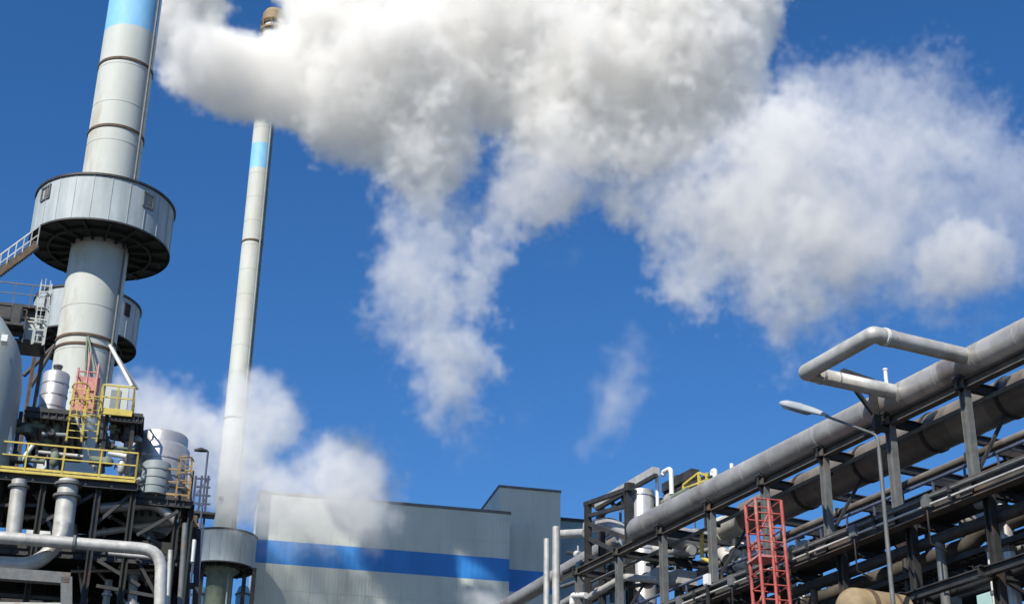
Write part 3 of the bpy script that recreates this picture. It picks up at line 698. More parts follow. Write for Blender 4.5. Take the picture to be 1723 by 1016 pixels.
# expansion loop
zl = zM + .05
l1 = along(1640, zl); l3 = along(1520, zl)
a1 = V(l1, zl); c1 = V(a1 - N1 * 3.25, zl); a3 = V(l3, zl); d_ = (a3 - a1).dot(U1); c3 = c1 + U1 * d_
rl = .215
loop = pipeline('expansion_loop', 'pale square pipe loop jutting out sideways from the top of the rack', [a1 + N1 * .9, a1 - N1 * .1, c1, c3, a3 - N1 * .1, a3 + N1 * .9], rl, 'pale', fil=.07, seam=1.9,
     flanges=[(c1 + N1 * .35, N1, rl * 1.12, .04, 'white'), (c1 + N1 * .5, N1, rl * 1.05, .1, 'pale'), (c3 + N1 * .5, N1, rl * 1.08, .03, 'pale')])
s = MB(); v = a3 - N1 * .55 + UPZ * .2; s.tube([v, v + UPZ * .42], .055, 10); s.tube([v + UPZ * .4, v + UPZ * .44], .075, 10); obj('vent_stub', s, M['white'], loop)
# dark bracket carrying the loop
p = bents[3]; b0 = V(p - N1 * .1, zB); bt_ = V(p - N1 * .1, zl + .25)
s = MB(); s.bar(V(p - N1 * .5, zB - .2), V(p - N1 * .5, zl + .5), .17, .17); s.bar(V(p - N1 * .45, zl + .5), V(p - N1 * 1.5, zl + .62), .15, .15); s.bar(V(p - N1 * 1.4, zl + .5), V(p - N1 * .5, zl - .5), .1, .1)
s.bar(V(p - N1 * .58, zB - .27), V(p - N1 * .13, zB - .27), .14, .14)
obj('loop_bracket', s, M['dark'], rack)

# second, fatter pipeline hung below and behind
off2 = 1.6; r2_ = .56
z2 = zr(1656, 690, off2)
e2 = along(1216, z2, off2); s2 = V(bents[0] - U1 * 6 + N1 * off2, z2)
e2 = V(s2 + U1 * (e2 - s2).dot(U1), z2)
p2 = pipeline('pipeline', 'fat grey pipeline hanging just below and behind the largest one, with a white end flange', [s2, e2 - U1 * 1.6], r2_, 'oldpipe', seam=3.0,
        flanges=[(e2 - U1 * .05, U1, r2_ * .8, .09, 'white')])
s = MB(); s.tube([e2 - U1 * 1.6, e2 - U1 * 1.2, e2 + U1 * .05], r2_, 22, rr=[r2_, r2_ * .74, r2_ * .72]); obj('reducer', s, M['pale'], p2)
for p in bents[:6]:
    s = MB(); c = V(p + N1 * off2, z2); s.tube([c - U1 * .06, c + U1 * .06], r2_ * 1.06, 22); s.bar(c + UPZ * r2_, V(c, zB), .08, .08)
    obj('hanger', s, M['dark'], p2)
off3 = 3.3
s3 = V(bents[0] - U1 * 6 + N1 * off3, zB - .62); e3 = V(bents[-1] + N1 * off3, zB - .62)

# lamp post
pl_l = RK(-2.2)
tp = pl_l(1477, 735); bs = pl_l(1512, 1016); lx = (tp + bs) / 2; zt_ = tp.z
lamp = thing('street_lamp', 'thin grey lamp post in front of the pipe rack, its white lamp head reaching left', 'street lamp', base_of(tp))
s = MB(); s.tube([V(tp, 0), V(tp, 4), V(tp, zt_ - .3)], .08, 12, rr=[.10, .075, .05]); obj('pole', s, M['steel'], lamp)
h0 = pl_l(1390, 700); h1 = pl_l(1313, 680)
s = MB(); s.tube(fillet([V(tp, zt_ - .4), V(tp, zt_ + .05), h0], .3), .035, 10); obj('arm', s, M['steel'], lamp)
dr = (h1 - h0).normalized(); L_ = (h1 - h0).length; sd = dr.cross(UPZ).normalized(); up_ = sd.cross(dr).normalized()
if up_.z < 0: up_ = -up_
def head(scale, zo, prof, bot):
    s = MB(); n = 14; vs = []; fs = []
    for (t_, w, h) in prof:
        c = h0 + dr * L_ * t_
        for k in range(n):
            a = 2 * math.pi * k / n; y = math.sin(a); hh = h if y > 0 else h * bot
            vs.append(c + sd * math.cos(a) * w * scale + up_ * (y * hh + zo))
    for i in range(len(prof) - 1):
        for k in range(n):
            a = i * n + k; b = i * n + (k + 1) % n; fs.append((a, b, b + n, a + n))
    s.add(vs, fs, True); s.add(vs[:n], [tuple(range(n))]); s.add(vs[-n:], [tuple(range(n))]); return s
hd = obj('lamp_head', head(1, .02, [(-.02, .05, .04), (.1, .08, .09), (.3, .14, .13), (.6, .18, .16), (.85, .165, .145), (.97, .10, .09), (1.0, .03, .03)], .45), M['lampgrey'], lamp)
obj('lens', head(.82, -.01, [(.32, .06, .01), (.4, .13, .02), (.65, .16, .02), (.88, .13, .02), (.95, .05, .01)], 5), M['glass'], hd)

# red scaffold tower
pr_ = RK(-1.2)
t0 = pr_(1284, 846); sc = thing('scaffold_tower', 'red lattice scaffold tower in front of the pipe rack girder', 'scaffold', base_of(t0))
zt3 = t0.z; wx = 1.0
def leanp(x, y, z): # small outward lean towards the foot
    c = V(t0, z); return c + U2 * (x * .40 + (zt3 - z) * .03) + N2 * (y * .38)
for (x, y) in ((-1, -1), (0, -1), (1, -1), (-1, 1), (1, 1)):
    s = MB(); s.tube([leanp(x, y, 0), leanp(x, y, zt3)], .055 if x else .05, 10); obj('upright', s, M['red'], sc)
s = MB(); z = zt3; k = 0
while z > .3:
    for y in (-1, 1): s.tube([leanp(-1, y, z), leanp(1, y, z)], .026, 6)
    for x in (-1, 1): s.tube([leanp(x, -1, z), leanp(x, 1, z)], .026, 6)
    if k % 4 == 0 and z > 1.6: s.tube([leanp(1, 1, z), leanp(-1, 1, z - 1.5)], .028, 6)
    z -= .42; k += 1
obj('rungs', s, M['red'], sc)
s = MB()
for zz in (zt3 - 1.7, zt3 - 4.2): s.box(leanp(-.5, 0, zz), U2 * .27, N2 * .42, UPZ * .03)
obj('platform_board', s, M['pink'], sc)

# ---- far (left) end of the rack: frames, tank, pipes
zt8 = zr(988, 848); 
fr = thing('access_frame', 'dark steel access frame stepping up toward the silver cylinder at the far rack end', 'steel frame', base_of(R0(1030, 900)))
FP = RK(1.2)
def FB(s, a, b, w=.16, off=1.2, off2=None): s.bar(RK(off)(*a), RK(off if off2 is None else off2)(*b), w, w); return s
for (px, pyt) in ((989, 846), (1056, 818), (1012, 850)):
    a, b = post_on(FP if px != 1012 else RK(2.6), px, pyt, 1016)
    s = MB(); s.ibeam(V(a, 0), a, .22, .22, .04, side=N1); obj('column', s, M['dark'], fr)
s = MB(); FB(s, (985, 848), (1058, 822)); FB(s, (985, 848), (1012, 850), .18, 1.2, 2.6); FB(s, (989, 868), (1056, 850), .14); FB(s, (989, 880), (1056, 905), .14); FB(s, (989, 905), (1056, 935), .14)
FB(s, (989, 935), (1056, 948), .14); FB(s, (989, 998), (1110, 978), .12); FB(s, (1056, 820), (1062, 818), .3); obj('cross_beam', s, M['dark'], fr)
s = MB(); FB(s, (1004, 850), (1104, 792), .3, 2.0); obj('cable_tray', s, M['pale'], fr)
s = MB(); FB(s, (1004, 856), (1104, 799), .14, 1.9); FB(s, (1048, 824), (1048, 856), .1, 2.0); FB(s, (1022, 838), (1040, 856), .12, 2.0); FB(s, (1004, 872), (1050, 842), .1, 2.2); obj('tray_truss', s, M['dark'], fr)

tc = RK(1.9)(1088, 850); tz1 = RK(1.5)(1078, 819).z
tk = thing('storage_tank', 'upright silver cylinder behind the near end of the largest rack pipeline', 'tank', base_of(tc)); rk = 21 * mpp(tc)
tc = RK(1.9)(1080, 850); tk.location = base_of(tc)
s = MB(); s.lathe([(rk, 2), (rk, tz1), (rk * .96, tz1 + .06)], tc, 40)
for z in (tz1 - .15, tz1 - 1.2, tz1 - 2.2): s.lathe([(rk, z - .03), (rk + .03, z - .03), (rk + .03, z + .03), (rk, z + .03)], tc, 40, smooth=False, cap=False)
obj('shell', s, M['alu'], tk)
s = MB(); s.lathe([(rk * .8, 0), (rk * .8, 2)], tc, 24); obj('skirt', s, M['dark'], tk)

def vpipe(px, pyt, wpx, off, m, label, bend=None, group=None, pyb=None):
    a = RK(off)(px, pyt); r = wpx / 2 * mpp(a)
    if bend is not None:
        b = RK(off)(*bend); pts = [V(a, 0), V(a, b.z), b] if False else [V(a, 0 if pyb is None else RK(off)(px, pyb).z), V(a, a.z), V(b, a.z), b]
    else: pts = [V(a, 0 if pyb is None else RK(off)(px, pyb).z), a]
    return pipeline('standpipe', label, pts, r, m, fil=r * 2.5, n=14, group=group)
vpipe(920, 906, 10, 0, 'pale', 'shorter of two pale standpipes left of the dark access frame')
vpipe(936, 886, 13, .2, 'pale', 'taller of two pale standpipes left of the dark access frame')
vpipe(1105, 789, 6, 2.2, 'white', 'thin white vent pipe directly right of the silver cylinder', pyb=862)
vpipe(1129, 787, 8, 2.4, 'white', 'white hooked vent pipe second right of the silver cylinder', bend=(1116, 800), pyb=832)
vpipe(1203, 791, 9, 2.4, 'white', 'short white vent stub peeping over the largest pipeline', bend=(1199, 800), pyb=820)
vpipe(1231, 780, 7, 2.4, 'white', 'small white vent cap beside the largest pipeline, rightmost of the vents', pyb=800)
# yellow frame
s = MB()
for (px) in (1176, 1189): a, b = post_on(RK(2.8), px, 795, 850); s.bar(a, b, .09, .09)
for (a, b) in (((1150, 815), (1176, 795)), ((1176, 795), (1192, 800)), ((1150, 822), (1192, 806)), ((1150, 815), (1150, 830))): s.bar(RK(2.8)(*a), RK(2.8)(*b), .07, .07)
yg = thing('guard_rail', 'yellow guard rail rising behind the largest pipeline', 'guard rail', V(RK(2.8)(1176, 850), 0)); obj('rail_frame', s, M['yellow'], yg)
s = MB(); FB(s, (1120, 822), (1170, 796), .35, 3.4); FB(s, (1120, 834), (1200, 800), .2, 3.4); FB(s, (1140, 800), (1140, 860), .2, 3.4); FB(s, (1190, 800), (1190, 840), .2, 3.4)
dd = thing('conveyor_gantry', 'dark covered gantry behind the white vent pipes', 'gantry', V(RK(3.4)(1150, 840), 0)); obj('truss', s, M['dark'], dd)
for px in (1140, 1190):
    a = RK(3.4)(px, 850); s = MB(); s.bar(V(a, 0), a, .2, .2); obj('column', s, M['dark'], dd)
# yellow hanging loop
a = RK(.8)(1181, 895); b = RK(.8)(1181, 938); c = RK(.8)(1196, 945); d = RK(.8)(1196, 893)
pipeline('gas_pipe', 'thin yellow U shaped pipe hanging below the largest pipeline', [a, b, c, d], .07, 'yellow', fil=.12, n=10)
# horizontal pipes at the far end
def hp(label, pts, rpx, m, off, fil=None, seam=0, name='pipe_branch', flanges=(), n=16):
    P_ = [RK(off)(*p) if len(p) == 2 else RK(p[2])(p[0], p[1]) for p in pts]; r = rpx * mpp(P_[0])
    return pipeline(name, label, P_, r, m, fil=fil or r * 2.5, seam=seam, n=n)
hp('pale pipe run between the pale standpipes and the dark access frame', [(942, 898), (985, 896)], 7, 'pale', 1.6)
hp('fat pale pipe elbow inside the dark access frame', [(990, 885), (1030, 880), (1062, 905)], 11, 'alu', 1.8)
hp('grey pipeline sloping down to the bottom edge, behind the pale standpipes', [(1046, 905), (850, 1020), (800, 1048)], 14, 'pipe', 3.0, seam=2)
hp('pale horizontal pipe under the far end of the largest pipeline', [(1090, 922), (1120, 926), (1165, 925)], 8, 'pale', 2.2, seam=1.5)
hp('short pale pipe beside the yellow hanging loop', [(1200, 935), (1215, 928), (1225, 940)], 11, 'pale', 2.4)
hp('small pale pipe bent at a right angle near the bottom of the access frame', [(963, 1016), (963, 1001), (986, 1001)], 5, 'white', 0)
hp('grey pipe crossing low behind the access frame', [(992, 1004), (1050, 970), (1110, 975)], 6, 'pale', 1.0)
hp('dark pipe sloping down behind the access frame', [(1120, 925), (1000, 985), (940, 1020)], 8, 'pipe', 3.4)
hp('thin dark pipe beneath the dark sloping pipe', [(1120, 945), (1010, 1002), (960, 1030)], 5, 'dark', 3.0)
# equipment box clutter near the far end: pale ducts and small valves
def valve(px, py, off, s_, label, m='pale'):
    c = RK(off)(px, py); t = thing('valve', label, 'valve', c)
    s = MB(); s.tube([c - U1 * s_, c + U1 * s_], s_ * .45, 12); s.lathe([(s_ * .2, c.z - s_ * .6), (s_ * .65, c.z - s_ * .3), (s_ * .65, c.z + s_ * .3), (s_ * .25, c.z + s_ * .6), (s_ * .12, c.z + s_ * 1.2)], c, 14)
    obj('valve_body', s, M[m], t)
    for k in (-1, 1):
        s = MB(); s.tube([c + U1 * s_ * k * .85, c + U1 * s_ * k * 1.05], s_ * .75, 14); obj('flange', s, M['alu'], t)
    s = MB(); s.lathe([(s_ * .1, c.z + s_ * 1.15), (s_ * .6, c.z + s_ * 1.2), (s_ * .6, c.z + s_ * 1.3), (s_ * .1, c.z + s_ * 1.3)], c, 16, smooth=False); obj('handwheel', s, M['red'] if m == 'pink' else M['dark'], t)
    return t
valve(1251, 930, 2.5, .42, 'pale valve left of the red scaffold tower'); valve(1254, 945, 2.2, .38, 'lower pale valve left of the red scaffold tower', 'white')
valve(1098, 972, 1.4, .4, 'white valve on the low pipes right of the access frame', 'white'); valve(1345, 925, 3.0, .35, 'valve just right of the red scaffold tower')
valve(1605, 870, 2.0, .3, 'upper small valve below the lower girder'); valve(1612, 862, 3.0, .26, 'small white valve hanging below the lower girder', 'white'); valve(1635, 872, 2.2, .3, 'rightmost small valve under the lower girder')
for (lab, px, py, off, w, d, h, m) in (('pale duct box low between the rack columns', 1145, 975, 2.4, .9, .8, .5, 'pale'), ('white junction box on the lower girder', 1190, 975, -.5, .25, .12, .35, 'white'),
        ('small white cabinet beside the low valve', 1118, 972, 2.0, .35, .3, .5, 'white'), ('pale teal panel at the bottom right corner', 1668, 1010, 1.0, .9, .1, .45, 'teal'), ('pale green box under the right hand pipes', 1600, 1018, 1.6, .55, .3, .4, 'cream')):
    c = RK(off)(px, py); t = thing('equipment_box', lab, 'equipment box', c)
    s = MB(); s.box(c, U1 * w / 2, N1 * d / 2, UPZ * h / 2); obj('casing', s, M[m], t)
    s = MB(); s.box(c - N1 * (d / 2 + .015), U1 * w * .42, N1 * .012, UPZ * h * .4); obj('cover_plate', s, M[m], t)
    s = MB(); s.bar(c - UPZ * h / 2, V(c, 0), .08, .08); obj('support_leg', s, M['dark'], t)
# tan horizontal vessel at bottom
c = RK(-2.3)(1436, 1024); t = thing('insulated_vessel', 'tan rounded vessel end at the bottom of the rack', 'tank', base_of(c))
r = 36 * mpp(c); s = MB(); n = 12; pts = [c - N1 * r * .75 * math.cos(math.pi / 2 * k / 8) for k in range(0, 9)]; rr = [max(.05, r * math.sin(math.pi / 2 * k / 8)) for k in range(0, 9)]
s.tube(pts + [c + N1 * 1.5], r, 32, rr=rr + [r]); obj('shell', s, M['tan'], t)
s = MB(); s.tube([c + N1 * .3, c + N1 * .45], r * 1.03, 32); s.tube([c + N1 * 1.1, c + N1 * 1.2], r * 1.03, 32); obj('strap', s, M['rust'], t)
for k in (.2, 1.2): s = MB(); p = c + N1 * k; s.bar(V(p, 0), V(p, c.z - r * .7), .3, .25); obj('leg', s, M['dark'], t)
# pipes running along the lower levels
rng = random.Random(5)
low = [(.6, zG - .62, .16, 'dark', 'dark'), (1.3, zG - .55, .22, 'beam', 'brown'), (2.2, zG - .6, .13, 'dark', 'dark'), (2.9, zG - .7, .12, 'pipe', 'grey'), (3.9, zG - .66, .2, 'dark', 'dark'),
       (.9, zG - 1.75, .14, 'dark', 'dark'), (1.7, zG - 1.8, .12, 'pipe', 'grey'), (2.4, zG - 1.7, .2, 'dark', 'dark'), (3.4, zG - 1.78, .12, 'beam', 'brown'), (4.4, zG - 1.8, .10, 'pipe', 'grey'),
       (.9, zG - 3.85, .2, 'dark', 'dark'), (1.7, zG - 3.0, .1, 'pipe', 'grey'), (2.7, zG - 3.8, .2, 'dark', 'dark'), (3.7, zG - 3.1, .09, 'pipe', 'grey'), (4.4, zG - 2.8, .12, 'dark', 'dark')]
tiers = {0: 'upper tier below the lower girder', 1: 'middle tier below the lower girder', 2: 'bottom tier of the rack'}
for i, (o_, z, r, m, cn) in enumerate(low):
    ti = 0 if i < 5 else 1 if i < 10 else 2; j = i % 5
    a = V(bents[0] - U1 * 3 + N1 * o_, z); b = V(bents[-1] + N1 * o_ + U1 * rng.uniform(-6, 0), z)
    kk = rng.randint(2, 7); c = V(bents[kk] + N1 * o_ - U1 * rng.uniform(.5, 2.3), z)
    pts = [a, c, c + UPZ * rng.choice((-.35, .35)) + U1 * .5, V(b, z) + UPZ * 0]; pts[2].z = z + rng.choice((-.22, .22)); pts[3].z = pts[2].z
    o_t = pipeline('rack_pipe', f'thin {cn} pipe on the {tiers[ti]}, {["nearest row", "second row", "middle row", "fourth row", "farthest row"][j]}', pts, r, m, fil=.3, n=14, group='pipes on the lower tiers of the rack')
# vertical risers at the far right
for (px, pyt, pyb, wpx, off, m, lab) in ((1688, 855, 965, 22, 1.2, 'alu', 'bright silver riser below the right end of the lower girder'), (1667, 925, 975, 14, .9, 'white', 'short white riser left of the bright silver one'),
                                     (1556, 862, 1016, 9, 3.0, 'dark', 'thin dark riser under the middle of the girder'), (1372, 940, 1016, 12, 2.0, 'pale', 'pale riser right of the red scaffold tower'), (1350, 985, 1016, 11, 1.2, 'white', 'stubby white riser beside the red scaffold foot')):
    a = RK(off)(px, pyt); b = RK(off)(px + 6, pyb); r = wpx / 2 * mpp(a); t = thing('riser_pipe', lab, 'pipe', base_of(a))
    s = MB(); s.tube([V(a, 0), a], r, 18); obj('pipe_run', s, M[m], t)
    for z in (a.z, a.z - 1.1): s = MB(); s.tube([V(a, z - .05), V(a, z + .05)], r * 1.3, 18); obj('flange', s, M['steel'], t)
    if wpx > 20:
        s = MB(); s.tube(fillet([V(a, a.z), V(a, a.z + .3), V(a, a.z + .35) + U1 * .9], .3), r * .8, 18); obj('elbow', s, M['pale'], t)

# cable trays and cross pipes in the lower tiers
for i, (o_, z, lab) in enumerate(((1.1, zG - 1.15, 'upper dark cable tray below the lower girder'), (3.6, zG - 2.45, 'lower dark cable tray in the rack'), (2.0, zG - 2.6, 'middle dark cable tray in the rack'))):
    t = thing('cable_tray', lab, 'cable tray', V(bents[0] + N1 * o_, z)); a = V(bents[0] - U1 * 3 + N1 * o_, z); b = V(bents[-1] + N1 * o_, z)
    s = MB(); s.bar(a - N1 * .2, b - N1 * .2, .02, .14); s.bar(a + N1 * .2, b + N1 * .2, .02, .14); k = 0
    L_ = (b - a).length; d = (b - a) / L_
    while k < L_: s.bar(a + d * k - N1 * .2 - UPZ * .05, a + d * k + N1 * .2 - UPZ * .05, .05, .03); k += .35
    obj('ladder_tray', s, M['dark'], t)
    s = MB(); s.tube([a + UPZ * .0 + N1 * .05, b + N1 * .05], .06, 8); s.tube([a - N1 * .1, b - N1 * .1], .05, 8); obj('cables', s, M['dark'], t)
places = ['nearest the camera', 'second nearest the camera', 'third from the camera', 'fourth from the camera', 'fifth from the camera', 'sixth from the camera', 'seventh from the camera']
for i in range(7):
    p = bents[i] + U1 * (1.2 + .5 * (i % 3)); o0 = .6 + .5 * (i % 2); z = zG - 1.2 - .3 * (i % 3)
    pts = [V(p + N1 * o0, zG - .5), V(p + N1 * o0, z - .9), V(p + N1 * (o0 + 2.2), z - .9), V(p + N1 * (o0 + 2.2), z - 3.4)]
    t = pipeline('drop_pipe', 'dark bent drop pipe inside the lower rack, ' + places[i], pts, .09 + .02 * (i % 3), ['dark', 'beam', 'steel'][i % 3], fil=.25, n=12, group='bent drop pipes inside the lower rack')
    c = pts[1] * .6 + pts[2] * .4; s = MB(); s.tube([c - N1 * .08, c + N1 * .08], .2, 14); s.tube([c - N1 * .3, c - N1 * .22], .17, 14); s.tube([c + N1 * .22, c + N1 * .3], .17, 14); s.bar(c, c + UPZ * .35, .05, .05); obj('valve_body', s, M['dark'], t)
# brackets under the rack top: dark outriggers seen against the sky
for i, p in enumerate(bents[:7]):
    s = MB(); q = p + N1 * WID; s.bar(V(q, zB - .2), V(q - N1 * 1.5, zB - .25), .16, .2); s.bar(V(q, zG + 1.2), V(q - N1 * 1.2, zB - .3), .09, .09); s.bar(V(q - N1 * .02, zG + 1.0), V(q + U1 * 1.4, zG + .2), .08, .08); obj('knee_brace', s, M['dark'], rack)
a = bents[0] - U1 * 3 + N1 * WID; b = bents[-1] + N1 * WID
s = MB(); s.bar(V(a, zG + .95), V(b, zG + .95), .07, .09); s.bar(V(a, zG + 1.5), V(b, zG + 1.5), .05, .06); k = 0
L_ = (b - a).length
while k < L_: c = a + (b - a) / L_ * k; s.bar(V(c, zG + .3), V(c, zG + 1.5), .05, .05); k += 1.1
obj('handrail', s, M['blue'], rack)

# dense dark small-bore gear at the far end of the rack
rng = random.Random(23)
fa = [((995, 915), (1060, 885)), ((1000, 930), (1062, 900)), ((990, 950), (1120, 905)), ((1000, 972), (1110, 935)), ((1010, 990), (1120, 950)), ((1030, 915), (1030, 1000)), ((1044, 870), (1044, 960)), ((1098, 880), (1098, 1000)),
      ((1140, 880), (1140, 1000)), ((1150, 900), (1190, 890)), ((1100, 945), (1190, 925)), ((1110, 960), (1200, 940)), ((1160, 905), (1160, 960)), ((1215, 905), (1215, 960)), ((1095, 835), (1120, 850)), ((1108, 850), (1150, 828)), ((960, 930), (985, 935)), ((955, 960), (1000, 940)), ((950, 985), (1010, 965)), ((1235, 905), (1238, 950))]
wh = ['behind the dark access frame', 'under the end of the largest pipeline', 'beside the silver cylinder', 'near the yellow hanging loop', 'between the pale standpipes and the frame']
for i, (a, b) in enumerate(fa):
    o = rng.uniform(2.2, 4.5); P1, P2 = RK(o)(*a), RK(o)(*b); r = rng.uniform(.05, .13); m = rng.choice(['dark', 'dark', 'steel', 'pipe', 'green', 'vessel'])
    x = (a[0] + b[0]) / 2; w_ = 4 if x < 985 else 0 if x < 1050 else 2 if x < 1110 and a[1] < 880 else 1 if x < 1150 else 3
    up = 'upright' if abs(a[0] - b[0]) < 10 else 'sloping'
    t = thing('service_pipe', f'thin {up} service pipe {wh[w_]}', 'pipe', P1, 'thin service pipes at the far end of the rack')
    d = (P2 - P1).normalized(); s = MB(); s.tube([P1 - d * .3, P2 + d * .3], r, 12); obj('pipe_run', s, M[m], t)
    s = MB(); c = (P1 + P2) / 2; s.tube([c - d * .14, c + d * .14], r * 1.9, 12); s.bar(c, c + UPZ * .4 if up == 'sloping' else c - N1 * .4, .05, .05); obj('valve_body', s, M[rng.choice(['dark', 'pale', 'vessel'])], t)

# thin conduits clipped along the girder and under the largest pipe
spec = [(-.40, zG + .12, .045, 'steel', 'thin grey conduit clipped along the outer face of the lower girder, upper one'), (-.40, zG - .08, .035, 'pale', 'thin pale conduit clipped along the outer face of the lower girder, lower one'),
        (.45, zG + .40, .08, 'pale', 'pale pipe lying on top of the lower girder'), (.75, zG + .36, .055, 'vessel', 'thin grey pipe lying on the lower girder behind the pale one'), (2.2, zG + .45, .09, 'oldpipe', 'brownish pipe lying on the cross beams behind the walkway'), (.55, zB - .30, .06, 'steel', 'thin grey pipe hung beneath the rack top beam'), (3.2, zB - .35, .12, 'oldpipe', 'brownish pipe hung beneath the rack top, behind the fat pipeline')]
for (o_, z, r, m, lab) in spec:
    a = V(bents[0] - U1 * 3 + N1 * o_, z); b = V(bents[-1] + N1 * o_, z); t = thing('conduit', lab, 'pipe', base_of(a)); s = MB(); s.tube([a, b], r, 10, seam=2.2); obj('pipe_run', s, M[m], t)
    for p in bents[1:8]:
        s = MB(); c = V(p + N1 * o_ + U1 * .5, z); s.box(c - UPZ * .02, U1 * .04, N1 * (r + .04), UPZ * (r + .03)); obj('clamp', s, M['dark'], t)
whr = ['second', 'third', 'fourth', 'fifth', 'sixth']
for i in range(5):
    p = bents[i + 2] + U1 * 1.4; c = V(p - N1 * .42, zG + .02); t = thing('junction_box', f'small grey junction box on the lower girder face, {whr[i]} rack bay from the right', 'junction box', c)
    s = MB(); s.box(c, U1 * .14, N1 * .07, UPZ * .17); s.box(c - N1 * .075, U1 * .12, N1 * .008, UPZ * .15); obj('casing', s, M['steel'], t)
    s = MB(); s.tube([c - UPZ * .17, c - UPZ * 1.1, c - UPZ * 1.25 + N1 * .5], .025, 6); obj('cable', s, M['dark'], t)
# floodlights and a valve row standing on the walkway
for i, px in enumerate((1352, 1440, 1560, 1600)):
    c = along(px, zG + .75, 2.0); t = thing('valve', ['valve wheel above the lower girder just right of the red tower', 'valve wheel above the girder left of the lamp post', 'valve wheel above the girder right of the lamp post', 'valve wheel above the girder, rightmost'][i], 'valve', c)
    s = MB(); s.lathe([(.07, c.z - .4), (.16, c.z - .3), (.2, c.z - .1), (.1, c.z + .05), (.04, c.z + .1), (.04, c.z + .3)], c, 14); obj('valve_body', s, M[['pale', 'vessel', 'steel', 'white'][i]], t)
    s = MB(); s.lathe([(.16, c.z + .28), (.22, c.z + .28), (.22, c.z + .32), (.16, c.z + .32), (.16, c.z + .28)], c, 18, smooth=False, cap=False); s.bar(c + U1 * .18 + UPZ * .3, c - U1 * .18 + UPZ * .3, .03, .03); s.bar(c + N1 * .18 + UPZ * .3, c - N1 * .18 + UPZ * .3, .03, .03); obj('handwheel', s, M['rust'], t)
# ---------------------------------------------------------------- steam (real volumes of their own depth and thickness)
def poly_sdf(X, Z, P):
    P = np.array(P, float); n = len(P); d = np.full(X.shape, 1e9); inside = np.zeros(X.shape, bool)
    for i in range(n):
        a = P[i]; b = P[(i + 1) % n]; e = b - a; wx = X - a[0]; wz = Z - a[1]
        t = np.clip((wx * e[0] + wz * e[1]) / max(e @ e, 1e-9), 0, 1)
        d = np.minimum(d, (wx - t * e[0]) ** 2 + (wz - t * e[1]) ** 2)
        c = (a[1] > Z) != (b[1] > Z)
        with np.errstate(divide='ignore', invalid='ignore'):
            xi = a[0] + (Z - a[1]) * e[0] / (e[1] if abs(e[1]) > 1e-9 else 1e-9)
        inside ^= c & (X < xi)
    return np.where(inside, 1, -1) * np.sqrt(d)
def noise3(shape, vox, big, small, beta, seed, stretch=(1, 1, 1)):
    rng = np.random.default_rng(seed); w = rng.standard_normal(shape).astype(np.float32)
    f = np.fft.rfftn(w); k = [np.fft.fftfreq(shape[0], vox) * stretch[0], np.fft.fftfreq(shape[1], vox) * stretch[1], np.fft.rfftfreq(shape[2], vox) * stretch[2]]
    kk = np.sqrt(k[0][:, None, None] ** 2 + k[1][None, :, None] ** 2 + k[2][None, None, :] ** 2)
    amp = (kk + 1.0 / big) ** (-beta) * np.exp(-(kk * small) ** 2); amp[0, 0, 0] = 0
    o = np.fft.irfftn(f * amp, s=shape); return (o / o.std()).astype(np.float32)
